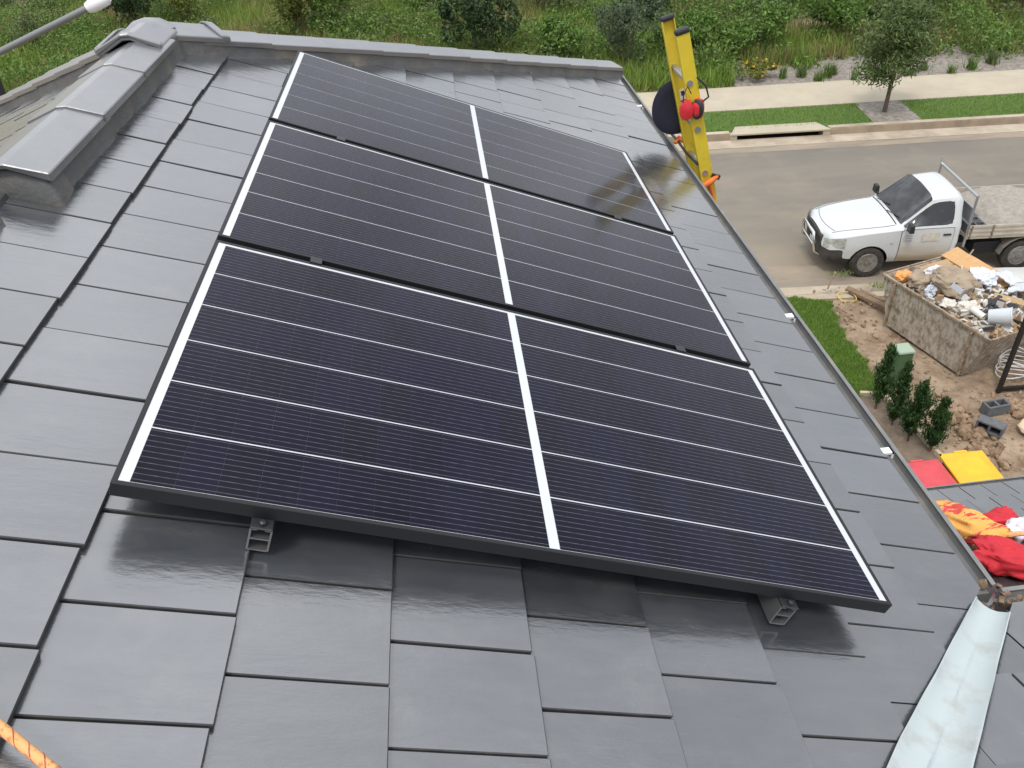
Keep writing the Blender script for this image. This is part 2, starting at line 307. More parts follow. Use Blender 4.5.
# ------------------------------------------------------------------ leaf / blade meshes (numpy)
def tri_mesh(name, V, quads, m):
    me = D.meshes.new(name); nv = len(V); k = quads.shape[1]; nf = len(quads)
    me.vertices.add(nv); me.vertices.foreach_set('co', V.astype(np.float32).ravel())
    me.loops.add(nf * k); me.loops.foreach_set('vertex_index', quads.astype(np.int32).ravel())
    me.polygons.add(nf); me.polygons.foreach_set('loop_start', np.arange(0, nf * k, k, dtype=np.int32)); me.polygons.foreach_set('loop_total', np.full(nf, k, dtype=np.int32))
    me.update(); me.validate(); me.materials.append(m); return me
def unit(a): return a / (np.linalg.norm(a, axis=1, keepdims=True) + 1e-9)
def leaves(P, L, W, up=0.3, nrm=None, rng=RNG):
    """one four-cornered leaf per point"""
    n = len(P); d = unit(rng.normal(size=(n, 3)) + np.array([0, 0, up])); s = unit(np.cross(d, rng.normal(size=(n, 3))))
    L = np.broadcast_to(L, (n,))[:, None] * rng.uniform(.7, 1.3, (n, 1)); W = np.broadcast_to(W, (n,))[:, None] * rng.uniform(.7, 1.3, (n, 1))
    V = np.stack([P - d * L / 2, P + s * W / 2, P + d * L / 2, P - s * W / 2], 1).reshape(-1, 3)
    return V, np.arange(4 * n).reshape(n, 4)
def blades(P, H, W, lean=0.35, rng=RNG):
    n = len(P); a = rng.uniform(0, 2 * np.pi, n); b = rng.uniform(0, 2 * np.pi, n)
    H = H * rng.uniform(.5, 1.25, n); l = np.abs(rng.normal(0, lean, n)) * H
    sx = np.stack([np.cos(a), np.sin(a), np.zeros(n)], 1) * np.broadcast_to(W, (n,))[:, None] / 2
    tip = P + np.stack([np.cos(b) * l, np.sin(b) * l, H], 1)
    V = np.stack([P - sx, P + sx, tip], 1).reshape(-1, 3)
    return V, np.arange(3 * n).reshape(n, 3)
def leafmat(name, col, col2, rough=0.55, isl=0.45, scale=1.2):
    m = mat(name, col, rough, col2, scale=scale, detail=4, lo=0.35, hi=0.65, island=isl, spec=0.35)
    n = m.node_tree.nodes; L = m.node_tree.links; b = n['Principled BSDF']
    src = b.inputs['Base Color'].links[0].from_socket
    tr = n.new('ShaderNodeBsdfTranslucent'); L.new(src, tr.inputs[0]); mx = n.new('ShaderNodeMixShader'); mx.inputs[0].default_value = 0.25
    o = n['Material Output']; L.new(b.outputs[0], mx.inputs[1]); L.new(tr.outputs[0], mx.inputs[2]); L.new(mx.outputs[0], o.inputs[0]); return m
LEAF_D = leafmat('dark_green_leaf', (0.035, 0.066, 0.022), (0.06, 0.10, 0.034))
LEAF_G = leafmat('mid_green_leaf', (0.095, 0.18, 0.03), (0.14, 0.22, 0.05))
LEAF_P = leafmat('pale_olive_leaf', (0.10, 0.145, 0.045), (0.14, 0.17, 0.07))
LEAF_S = leafmat('grey_green_leaf', (0.08, 0.11, 0.06), (0.11, 0.14, 0.08))
LEAF_Y = leafmat('yellow_green_leaf', (0.16, 0.18, 0.035), (0.11, 0.15, 0.03))
LEAF_C = leafmat('conifer_leaf', (0.022, 0.062, 0.016), (0.06, 0.12, 0.03))
FLOWER = mat('yellow_flower', (0.65, 0.35, 0.02), 0.6)
GRASSM = leafmat('meadow_grass', (0.16, 0.26, 0.04), (0.35, 0.29, 0.13), isl=0.5, scale=0.16)
GRASSM2 = leafmat('lush_grass', (0.14, 0.255, 0.032), (0.19, 0.285, 0.05), isl=0.4, scale=0.3)
DRYM = leafmat('dry_seed_grass', (0.27, 0.20, 0.11), (0.19, 0.13, 0.075), isl=0.4, scale=0.5)
TURFB = leafmat('turf_blade', (0.15, 0.26, 0.04), (0.20, 0.30, 0.06), isl=0.4, scale=1.0)

def blob_points(n, c, r, lumps=9, rng=None):
    """points in a clumpy crown: several lumps scattered through an ellipsoid, denser towards their skins"""
    rng = rng or RNG; c = np.array(c); r = np.array(r)
    cen = unit(rng.normal(size=(lumps, 3))) * rng.uniform(.3, .95, (lumps, 1)) * np.array([1, 1, .9])
    cen[0] = 0
    rad = rng.uniform(.16, .46, lumps)
    k = rng.integers(0, lumps, n)
    p = cen[k] + unit(rng.normal(size=(n, 3))) * (rad[k] * rng.uniform(.45, 1.05, n) ** .5)[:, None]
    return c + p * r
def shrub(name, base, h, wd, m, label, cat='shrub', n=900, leaf=(.16, .07), lumps=17, group=None, stems=4, seed=1, extra=None):
    rng = np.random.default_rng(seed)
    t = thing(name, label, cat, base, 0, group)
    P = blob_points(n, (0, 0, h * .55), (wd / 2, wd / 2, h * .52), lumps, rng); P = P[P[:, 2] > 0.03]
    V, F = leaves(P, leaf[0], leaf[1], .4, rng=rng); link('foliage', tri_mesh('foliage', V, F, m), t)
    st = MB()
    for i in range(stems):
        q = P[rng.integers(len(P))]; st.tube([(rng.normal(0, .05), rng.normal(0, .05), -.05), tuple(q * .5), tuple(q * .9)], [.03, .02, .008], 5)
    st.build('stem', BARK, t, off=Z0)
    if extra is not None:
        Q = P[rng.integers(0, len(P), extra)]; Q = np.array([0, 0, h * .55]) + (Q - np.array([0, 0, h * .55])) * 1.08
        V, F = leaves(Q, .09, .08, .4, rng=rng); stuff(link('flowers', tri_mesh('flowers', V, F, FLOWER), t))
    return t

# ---- meadow, verge and turf grass
def scatter(n, s0, s1, r0, r1, z, fn=None):
    s = RNG.uniform(s0, s1, n); r = RNG.uniform(r0, r1, n)
    P = np.stack([E1.x * s + E2.x * r, E1.y * s + E2.y * r, np.full(n, z)], 1)
    if fn is not None: P = P[fn(s, r)]
    return P
def vnoise(s, r, f, seed): return np.array([noise.noise(Vector((a * f, b * f, seed))) for a, b in zip(s, r)])
def field(n, s0, s1, r0, r1, thr, f, seed, inv=False, warp=None):
    s = RNG.uniform(s0, s1, n); r = r0 + (r1 - r0) * RNG.uniform(0, 1, n) ** 1.25
    nz = vnoise(s, r, f, seed); k = (nz > thr) if not inv else (nz < thr)
    keep = k & ((s < 7.6) | (r > 28.5 + .5 * np.sin(s * 1.7) + .3 * np.sin(s * 4.1)))
    s, r = s[keep], r[keep]
    return np.stack([E1.x * s + E2.x * r, E1.y * s + E2.y * r, np.full(len(s), GZ - .02)], 1)
def addgrass(name, P, H, W, m, lean=.35):
    V, F = blades(P, H, W, lean); return stuff(link(name, tri_mesh(name, V, F, m)))
addgrass('meadow_grass', field(190000, -34, 36, 26.5, 68, -.28, .22, 3.0), .5, .045, GRASSM, .45)
addgrass('lush_grass', field(110000, -34, 36, 26.6, 66, .02, .16, 9.0), .6, .05, GRASSM2, .4)
addgrass('dry_seed_grass', field(120000, -34, 36, 28.5, 68, .06, .17, 21.0), .6, .045, DRYM, .3)
# low broad-leaved weeds
Pw = field(5200, -34, 36, 27.2, 66, .0, .25, 33.0)
Pw = np.repeat(Pw, 16, 0); off = RNG.normal(0, 1, Pw.shape) * np.array([.28, .28, .2]); off[:, 2] = np.abs(off[:, 2]) + .12
V, F = leaves(Pw + off, .22, .10, .5); stuff(link('meadow_weeds', tri_mesh('meadow_weeds', V, F, LEAF_G)))
# rank undergrowth in leafy mounds
q_ = field(1900, -32, 34, 27.4, 60, -.02, .2, 33.0); rr_ = RNG.uniform(.45, 1.25, len(q_)); k_ = RNG.integers(0, len(q_), 220000)
dd = unit(RNG.normal(size=(220000, 3))) * (RNG.uniform(.3, 1, 220000) ** .4)[:, None] * rr_[k_][:, None]; dd[:, 2] = np.abs(dd[:, 2]) * 1.05
V, F = leaves(q_[k_] + dd + RNG.normal(0, .07, (220000, 3)), .15, .06, .6); stuff(link('undergrowth', tri_mesh('undergrowth', V, F, LEAF_G)))
q_ = field(700, -32, 34, 28.5, 64, .10, .24, 57.0); rr_ = RNG.uniform(.5, 1.3, len(q_)); k_ = RNG.integers(0, len(q_), 80000)
dd = unit(RNG.normal(size=(80000, 3))) * (RNG.uniform(.3, 1, 80000) ** .4)[:, None] * rr_[k_][:, None]; dd[:, 2] = np.abs(dd[:, 2]) * 1.0
V, F = leaves(q_[k_] + dd + RNG.normal(0, .07, (80000, 3)), .17, .06, .6); stuff(link('olive_undergrowth', tri_mesh('olive_undergrowth', V, F, LEAF_P)))
addgrass('verge_grass', scatter(26000, -2, 22, 22.36, 24.08, GZ, lambda s, r: (s < 10.75 + .12 * np.sin(r * 9)) | (s > 12.15 + .1 * np.sin(r * 7))), .07, .016, TURFB, .5)



# ------------------------------------------------------------------ house
HB = Vector((0.0, 2.0, GZ))
house = thing('house', 'two storey house with a charcoal tiled hip roof seen from on top of it', 'house', HB)
N0 = -0.11                                                   # tile face below the panel plane
UE, UR = 2.40, -0.652                                         # eave and ridge lines on the right-hand slope
VC = 5.82; VA = VC - (UE - UR) * CA                          # hip end
XR = rp(UR, 0, N0).x; ZR = rp(UR, 0, N0).z; XE = rp(UE, 0, N0).x; ZE = rp(UE, 0, N0).z
YC = 0.17                                                    # inner corner of the two eaves
XL = 2 * XR - XE
hip_v = lambda u: VC - (UE - u) * CA
val_v = lambda u: YC - (UE - u) * CA                         # valley centre line
V1 = 1.15                                                    # near end of the ridge, where the upper hip starts
hip2_v = lambda u: V1 + (u - UR) * CA
def clip(poly, a, b, c):
    """keep a*x+b*y+c >= 0"""
    out = []
    for i in range(len(poly)):
        p, q = poly[i], poly[(i + 1) % len(poly)]; dp = a * p[0] + b * p[1] + c; dq = a * q[0] + b * q[1] + c
        if dp >= 0: out.append(p)
        if dp * dq < 0: t = dp / (dp - dq); out.append((p[0] + (q[0] - p[0]) * t, p[1] + (q[1] - p[1]) * t))
    return out
def area(p): return abs(sum(p[i][0] * p[(i + 1) % len(p)][1] - p[(i + 1) % len(p)][0] * p[i][1] for i in range(len(p)))) / 2 if len(p) > 2 else 0
TT = 0.019
def tile_mesh(poly, u_low, g, bevel=0.0022):
    """flat interlocking tile; local x down the slope measured from its lower edge"""
    f = lambda x: (x / g) * TT if x > -g else -TT
    top = [(x, y, f(x)) for x, y in poly]; bot = [(x, y, f(x) - 0.02) for x, y in poly]
    me = MB().prism(top, bot).mesh('tile', TILE, bevel=bevel); me.materials.append(TSHADE)
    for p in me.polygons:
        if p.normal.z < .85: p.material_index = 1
    return me
TW = 0.2267; GAP = 0.0045
shared = {}
tile_count = [0]
def lay(courses, v_off, v0, v1, planes, frame, parent, jit, skip=None):
    """courses: list of lower-edge positions; planes: half planes (a,b,c) in (u,v) the tile must stay inside"""
    for k in range(1, len(courses)):
        ul, uh = courses[k], courses[k - 1]; g = ul - uh; v = v_off(k) + (max(0, .017 * (1 - ul / 1.8)) if frame is FR_MAIN else 0)
        n0 = int((v0 - v) / TW) - 1
        for i in range(n0, int((v1 - v) / TW) + 1):
            va = v + i * TW + GAP / 2; vb = va + TW - GAP
            if vb < v0 or va > v1: continue
            poly = [(uh - 0.045, va), (ul, va), (ul, vb), (uh - 0.045, vb)]; full = area(poly)
            for a, b, c in planes: poly = clip(poly, a, b, c) if len(poly) > 2 else poly
            ar = area(poly)
            if len(poly) < 3 or ar < 0.004: continue
            if skip and skip(ul, uh, va, vb): continue
            if ar > full * .999:
                key = round(g, 3)
                if key not in shared: shared[key] = tile_mesh([(-g - .045, 0), (0, 0), (0, TW - GAP), (-g - .045, TW - GAP)], 0, g)
                me = shared[key]; 
            else:
                me = tile_mesh([(x - ul, y - va) for x, y in poly], 0, g, 0)
            o = link('tile', me, parent); tile_count[0] += 1
            J = Euler((math.radians(random.gauss(0, jit)), math.radians(random.gauss(0, jit * .7)), math.radians(random.gauss(0, .12)))).to_matrix().to_4x4()
            o.matrix_basis = Matrix.Translation(-woff(parent)) @ frame @ ME((ul + random.gauss(0, .002), va, random.gauss(0, .0012))) @ J
FR_MAIN = MR.to_4x4() @ ME((0, 0, N0))
CRS = [-1.83, -1.53, -1.228, -0.926, -0.623, -0.323, -0.022, 0.280, 0.583, 0.889, 1.189, 1.499, 1.8025, 2.0965, 2.40]
joint = lambda k: (-0.198 if k % 2 else -0.312)              # k of the course whose lower edge is CRS[k]; staggered by half a tile
main_planes = [(CA, -1, VC - UE * CA - 0.06), (-CA, 1, -(YC - UE * CA) - 0.062)]
def skip_main(ul, uh, va, vb):
    if ul < UR + .2 and va > V1 + .1: return True            # under the ridge caps
    if (va + vb) / 2 > hip2_v((ul + uh) / 2) and ul < UR + .2: return True
    return va > .42 and vb < 2.85 and uh > .25 and ul < 1.55 and not (va > 2.7)   # wholly hidden under the middle of the panels
lay(CRS, joint, -1.15, VC, main_planes, FR_MAIN, house, .20, skip_main)
# hidden tiles below the panels: joined
hid = MB()
for k in range(8, 12):
    ul, uh = CRS[k], CRS[k - 1]
    if uh > .25 and ul < 1.55:
        for i in range(-2, 30):
            va = joint(k) + i * TW; vb = va + TW - GAP
            if va > .42 and vb < 2.85 and not va > 2.7: hid.box(((ul + uh) / 2, (va + vb) / 2, N0 - .02), (ul - uh + .03, vb - va, .02), T=MR.to_4x4())
stuff(hid.build('hidden_tiles', TILE, house))
# left-hand slope of the wing (falls to -X): mirror frame
ML = Matrix(((-CA, 0, -SA), (0, -1, 0), (-SA, 0, CA))).to_4x4()
FR_LEFT = Matrix.Translation((2 * XR, 0, 0)) @ Matrix(((-CA, 0, -SA), (0, -1, 0), (-SA, 0, CA))).to_4x4() @ ME((0, 0, N0))
left_planes = [(CA, 1, VC - UE * CA - 0.06), (-1, -.0001, 1.55)]
lay(CRS[4:], joint, -VC, -0.9, left_planes, FR_LEFT, house, .10, lambda ul, uh, va, vb: ul < UR + .1)
# right-hand wing slope (falls to +Y), beyond the valley
FR_R = Matrix.Translation((0, 0, 0)) @ Matrix(((0, -1, 0, 0), (CA, 0, SA, 0), (-SA, 0, CA, 0), (0, 0, 0, 1)))
# in this frame: u down slope to +Y, v = -X ; shift so that the eave line is at Y=YC, Z=ZE
eR = FR_R @ Vector((UE, 0, N0)); FR_R = Matrix.Translation((0, YC - eR.y, ZE - eR.z)) @ FR_R @ ME((0, 0, N0))
# valley: x = XE - (YC - y) -> v = -XE + (UE-u)*CA ; keep beyond: -v > that + margin
r_planes = [(CA, -1, -XE + 0 * CA - UE * CA + 0.0 - 0.10 + 0.0)]
r_planes = [(-CA, -1, -XE + UE * CA - 0.062)]
lay(CRS[8:], lambda k: -2.245 + (0 if k % 2 else TW / 2), -4.2, -0.5, r_planes, FR_R, house, .10)
# hip end (falls to +Y, away from the camera) and other faces: one dark under-roof with tile-coloured sheet
und = MB()
dz = Vector((0, 0, -0.045))
ap = Vector((XR, VA, ZR)); er = Vector((XE, VC, ZE)); el = Vector((XL, VC, ZE)); rn = Vector((XR, V1, ZR))
up = Vector((XR - 2.2, V1 - 2.2, ZR + 2.2 * TA)); ic = Vector((XE, YC, ZE)); vt = Vector((XE - 2.2, YC - 2.2, ZE + 2.2 * TA))
low = Vector((XE, -4.5, ZE))
for f in ([ap, er, ic, vt, Vector((XE - 3.4, YC - 3.4, ZE + 3.4 * TA)), up, rn], ):
    und.add([p + dz for p in f], [tuple(range(len(f)))])
und.add([p + dz for p in (rn, Vector((XR, V1 - 2.0, ZR)), Vector((XL, V1 - 2.0, ZE)), el, ap)], [(0, 1, 2, 3, 4)])
und.add([p + dz for p in (ic, Vector((6.5, YC, ZE)), Vector((6.5, YC - 3.4, ZE + 3.4 * TA)), Vector((XE - 3.4, YC - 3.4, ZE + 3.4 * TA)))], [(0, 1, 2, 3)])
und.build('roof_underlay', UNDER, house)
MB().prism([ap + Vector((0, 0, -.01)), el + Vector((0, 0, -.01)), er + Vector((0, 0, -.01))], [ap + dz * 1.5, el + dz * 1.5, er + dz * 1.5]).build('hip_end_roof', TILE, house)

# ridge and hip caps with mortar
def cap_seg(P, Q, lift0, lift1, hw=.122, rise=.045, th=.014):
    P, Q = Vector(P), Vector(Q); d = (Q - P).normalized(); s = d.cross(Vector((0, 0, 1))).normalized(); upv = s.cross(d)
    mb = MB(); top = []
    sec = [(-hw, -rise - .028), (-hw, -rise), (-hw * .12, -.004), (hw * .12, -.004), (hw, -rise), (hw, -rise - .028), (hw * .12, -.02), (-hw * .12, -.02)]
    vs = []
    for c, l, kw in ((P, lift0, 1.0 + .003 / hw), (Q, lift1, 1.0 - .002 / hw)): vs += [c + s * a * kw + Vector((0, 0, 1)) * (b + l) for a, b in sec]
    n = len(sec)
    mb.add(vs, [tuple(range(n)), tuple(range(2 * n - 1, n - 1, -1))] + [(i, n + i, n + (i + 1) % n, (i + 1) % n) for i in range(n)])
    return mb
def mortar_run(P, Q, hw, drop, name='mortar'):
    """pointing under a run of caps; ragged lower edge"""
    P, Q = Vector(P), Vector(Q); L = (Q - P).length; d = (Q - P).normalized(); s = d.cross(Vector((0, 0, 1))).normalized()
    n = max(2, int(L / .035))
    for sg in (-1, 1):
        mb = MB()
        def fn(a, b, sg=sg):
            c = P.lerp(Q, a); x = a * L
            wob = .014 * noise.noise(Vector((x * 9, sg * 7, P.x))) + .010 * noise.noise(Vector((x * 31, sg * 3, P.y)))
            o = [hw * .8, hw - .004, hw + .001 + wob * .4, hw + .010 + wob][b_i(b)]
            lo_ = -drop - (hw + .010 + wob) * TA * (.7071 if abs(d.z) > .05 else 1.0) - .024; z = [-.05, -.056, -.6 * .056 + .6 * lo_, lo_][b_i(b)]
            return c + s * (sg * o) + Vector((0, 0, z))
        b_i = lambda b: int(round(b * 3))
        mb.grid(n, 3, fn)
        for a_ in (0, 1):
            pr_ = [fn(a_, b / 3) for b in range(4)]; c_ = P.lerp(Q, a_); mb.add(pr_ + [Vector((c_.x, c_.y, pr_[3].z)), Vector((c_.x, c_.y, pr_[0].z))], [(0, 1, 2, 3, 4, 5)])
        mb.build(name, MORTAR, house, smooth=50)
CH = 0.082                                                    # cap crest above the line where the tile faces meet
def cap_run(P, Q, seg, name, mort=True, CH=0.082, hw=.122):
    """P is the low end; caps lap upwards"""
    P, Q = Vector(P), Vector(Q); P = P + Vector((0, 0, CH)); Q = Q + Vector((0, 0, CH)); L = (Q - P).length; n = max(1, int(round(L / seg)))
    for i in range(n):
        a, b = P.lerp(Q, i / n), P.lerp(Q, min(1, (i + 1.12) / n))
        j = random.gauss(0, .003)
        cap_seg(a, b, .006 + j * .6, .0 + j * .6, hw=hw).build(name, CAP, house, bevel=.003)
    if mort: mortar_run(P, Q, hw - .003, CH)
RS = Vector((.026, 0, 0))
cap_run(rn + Vector((0, .08, 0)) + RS, ap - Vector((0, .16, 0)) + RS, .62, 'ridge_cap', mort=False, CH=.070, hw=.132)
mortar_run(rn + Vector((0, .13, .070)) + RS * .4, ap + Vector((0, -.03, .070)) + RS * .4, .129, .070)
hd = (ap - er); hl = (ap - el)
cap_run(er + hd * .012, ap - hd.normalized() * .2, .40, 'hip_cap', CH=.072, hw=.135)
cap_run(el + hl * .012, ap - hl.normalized() * .2, .40, 'hip_cap', CH=.072, hw=.135)
cap_run(rn + (up - rn).normalized() * .02, up, .42, 'hip_cap')
# three-way apex: short thick collars and a centre
apx = ap + Vector((0, 0, CH))
for dv in (Vector((0, -1, 0)), -hd.normalized(), -hl.normalized()):
    a = apx + dv * .34; b = apx + dv * .02
    cap_seg(a, b, .014, .010, hw=.136, rise=.054).build('apex_collar', CAP, house, bevel=.004)
    cap_seg(apx + dv * .345, apx + dv * .30, .028, .028, hw=.142, rise=.058).build('apex_rim', CAP, house, bevel=.005)
    mortar_run(a, b, .134, CH)
MB().lathe([(.12, -.09), (.125, -.035), (.07, .002), (.01, .016)], 9, T=ME(apx)).build('apex_cap', CAP, house, smooth=40)
lo_ = -.070 - .160 * TA - .03; e_ = rn + RS * .6 + Vector((0, .10, .070)); sc_ = [(-.160, lo_), (-.131, -.056), (0, -.012), (.131, -.056), (.160, lo_), (0, -.11)]
mb = MB().prism([e_ + Vector((x, -.035 if z < -.07 else -.004, z)) for x, z in sc_], [e_ + Vector((x * .9, .12, z - .004)) for x, z in sc_])
mb.build('ridge_end_mortar', MORTAR, house, bevel=.018, bseg=3, smooth=60)

# gutters, fascia, brackets
GPROF = [(0.0, -.015), (0.0, -.062), (.095, -.062), (.100, -.040), (.092, -.022), (.104, -.018), (.110, -.028), (.107, -.112), (-.006, -.112), (-.006, -.015)]
def gutter(P, dirv, outv, L, name='gutter', parent=None):
    P, dirv, outv = Vector(P), Vector(dirv), Vector(outv); mb = MB(); vs = []
    for t in (0, L): vs += [P + dirv * t + outv * a + Vector((0, 0, b)) for a, b in GPROF]
    n = len(GPROF); mb.add(vs, [tuple(range(n)), tuple(range(2 * n - 1, n - 1, -1))] + [(i, n + i, n + (i + 1) % n, (i + 1) % n) for i in range(n)])
    return mb.build(name, GUTM, parent or house)
gx = XE - .030
gutter((gx, YC + .09, ZE - .01), (0, 1, 0), (1, 0, 0), VC + .06 - YC - .09)
gutter((XE + .08, YC - .030, ZE - .01), (1, 0, 0), (0, 1, 0), 4.0)
gutter((XL, VC - .03, ZE - .01), (1, 0, 0), (0, 1, 0), XE - XL)
# brown debris and rust at the inner corner, where the valley empties
mb = MB()
for i in range(11):
    c = Vector((XE + .01 + random.uniform(-.02, .09), YC + random.uniform(-.01, .11), ZE - .035 + random.uniform(-.015, .02)))
    mb.box(c, (random.uniform(.015, .05), random.uniform(.008, .03), random.uniform(.006, .02)), R=Euler((random.uniform(0, 3), random.uniform(0, 3), random.uniform(0, 3))).to_matrix())
stuff(mb.build('corner_debris', RUST, house))
mb = MB()
mb.add([(XE - .005, YC + .0, ZE + .004), (XE + .05, YC + .0, ZE - .006), (XE + .085, YC + .085, ZE - .012), (XE + .0, YC + .085, ZE - .012)], [(0, 1, 2, 3)])
mb.add([(XE - .005, YC + .0, ZE - .05), (XE + .05, YC + .0, ZE - .05), (XE + .085, YC + .085, ZE - .05), (XE + .0, YC + .085, ZE - .05)], [(3, 2, 1, 0)])
for y in (4.84, 1.80, .86):
    mb = MB(); mb.box((XE + .012, y, ZE - .002), (.045, .03, .010)); mb.box((XE + .03, y, ZE - .012), (.008, .03, .03)); mb.build('gutter_bracket', WHITEMETAL, house)
# valley iron, folded sheet with lipped edges
P0 = Vector((XE - .02, YC - .02, ZE + .007)); P1 = Vector((XE - 1.7, YC - 1.7, ZE + 1.7 * TA + .004)); dv = (P1 - P0)
sx_ = Vector((1, 0, 0)); sy_ = Vector((0, 1, 0))
def b_sign(t): return -3.0 if t < 0 else 3.0
def vfn(a, b):
    c = P0.lerp(P1, a); t = b * 2 - 1                          # -1 main slope side, +1 right slope side
    pr = [(-1, .012), (-.93, .012), (-.86, .007), (-.4, .0), (-.07, .001), (0, .004), (.07, .001), (.4, 0), (.86, .007), (.93, .012), (1, .012)]
    i = int(round(b * 10)); t, z = pr[i]; L = .070
    L = .073 * (.64 + .38 * min(1, a / .30)) * (1 + .035 * noise.noise(Vector((a * 14, b_sign(t), 0)))); wob = .003 * noise.noise(Vector((a * 26, i * .9, 4))) + .004 * noise.noise(Vector((a * 9, i * 1.7, 0)))
    # move across the fall on each slope: perpendicular to the valley in plan, rising with the slope
    pd = Vector((-1, 1, 0)).normalized() if t < 0 else Vector((1, -1, 0)).normalized()
    q = c + pd * (abs(t) * L) + Vector((0, 0, 0))
    q.z += abs(t) * L * TA * .7071 + z + wob
    return q
MB().grid(60, 10, vfn).build('valley_gutter', VALLEY, house, smooth=50)
# walls under the eaves, both storeys, and fascia
WX, WL_, WY = XE - .5, XL + .5, VC - .5
wl = MB()
wl.box(((WX + WL_) / 2, (WY - 7) / 2, (ZE - .12 + GZ) / 2 - .05), (WX - WL_, WY + 7, ZE - .12 - GZ + .1))
wl.box((4.4, -3.9, (ZE - .12 + GZ) / 2 - .05), (4.6, 7.2, ZE - .12 - GZ + .098))
wl.build('wall', WALLM, house)
fa = MB(); fa.box((XE - .052, (VC + YC) / 2, ZE - .11), (.02, VC - YC, .2)); fa.box((XE + 2, YC - .055, ZE - .11), (4.1, .02, .2)); fa.box(((XE + XL) / 2, VC - .055, ZE - .11), (XE - XL, .02, .2))
fa.build('fascia', GUTM, house)
sf = MB(); sf.box((XE - .3, (VC + YC) / 2, ZE - .2), (.49, VC - YC, .012)); sf.box((XE + 2, YC - .3, ZE - .2), (4.1, .47, .0125)); sf.build('soffit', WALLM, house)
# lower roof over the ground floor
LZ, LY = -5.0, 4.2
FR_LOW = Matrix(((0, -1, 0, 0), (CA, 0, SA, 0), (-SA, 0, CA, 0), (0, 0, 0, 1)))
el_ = FR_LOW @ Vector((0, 0, 0)); FR_LOW = Matrix.Translation((0, LY, LZ)) @ FR_LOW
low_crs = [-.303 * i for i in range(13, -1, -1)]
lay(low_crs[2:], lambda k: -5.47 + (0 if k % 2 else TW / 2), -6.9, -3.9, [], FR_LOW, house, .10, lambda ul, uh, va, vb: ul < -2.5)
lu = MB(); lu.add([(WX, LY - .02, LZ - .05), (9, LY - .02, LZ - .05), (9, LY - 4.2, LZ - .05 + 4.18 * TA), (WX, LY - 4.2, LZ - .05 + 4.18 * TA)], [(0, 1, 2, 3)]); lu.build('lower_roof_underlay', TILE, house)
gutter((WX, LY - .03, LZ - .01), (1, 0, 0), (0, 1, 0), 9 - WX)
lw = MB(); lw.box(((WX + 9) / 2, LY / 2 - .3, (LZ - .15 + GZ) / 2 - .05), (9 - WX - .3, LY + .2, LZ - .1 - GZ)); lw.build('lower_wall', WALLM, house)
print('tiles', tile_count)

# ------------------------------------------------------------------ solar panels
PL, PW, PT = 1.855, 1.038, 0.035
cell_w = (PW - .031) / 6 - .0045; gapc = .0045; half = (PL - .065 - .026) / 2; cell_l = half / 11 - .0002
cme = MB().box((cell_l / 2, cell_w / 2, .0), (cell_l, cell_w, .0006)).mesh('solar_cell', CELL)
names = ['black framed solar panel nearest the camera, lowest in the picture', 'middle one of the three black framed solar panels', 'solar panel farthest up the roof, below the hip caps and yellow ladder']
for i in range(3):
    v0 = i * (PW + .029); org = rp(0, v0, 0)
    t = thing('solar_panel', names[i], 'solar panel', org, 0, 'solar panels on the tiled roof'); t.rotation_euler = (0, A, 0)
    fr = MB(); wd = .011
    for c, d in (((PL / 2, wd / 2, -PT / 2), (PL, wd, PT)), ((PL / 2, PW - wd / 2, -PT / 2), (PL, wd, PT)), ((wd / 2, PW / 2, -PT / 2), (wd, PW - 2 * wd, PT - .0003)), ((PL - wd / 2, PW / 2, -PT / 2), (wd, PW - 2 * wd, PT - .0003))): fr.box(c, d)
    for y in (.02, PW - .02): fr.box((PL / 2, y, -PT + .001), (PL - .03, .03, .0018))
    fr.build('frame', FRAME, t, off=Z0, bevel=.0012)
    MB().box((PL / 2, PW / 2, -.0045), (PL - 2 * wd + .002, PW - 2 * wd + .002, .005)).build('backsheet', BACKS, t, off=Z0)
    MB().box((PL / 2, PW / 2, -.0078), (PL - 2 * wd + .002, PW - 2 * wd + .002, .0012)).build('back_cover', BLACKP, t, off=Z0)
    MB().box((PL / 2, PW / 2, -PT + .008), (.11, .5, .012)).build('junction_box', BLACKP, t, off=Z0)
    for r in range(6):
        for c in range(22):
            x = .0325 + (c % 11) * (cell_l + .0002) + (0 if c < 11 else half + .026); y = .0108 + r * (cell_w + gapc) + gapc / 2
            o = link('solar_cell', cme, t); o.location = (x, y, -.0016)
rl = {.294: 'aluminium mounting rail with its open end under the left of the nearest panel', 1.56: 'aluminium mounting rail with its open end under the right corner of the nearest panel'}
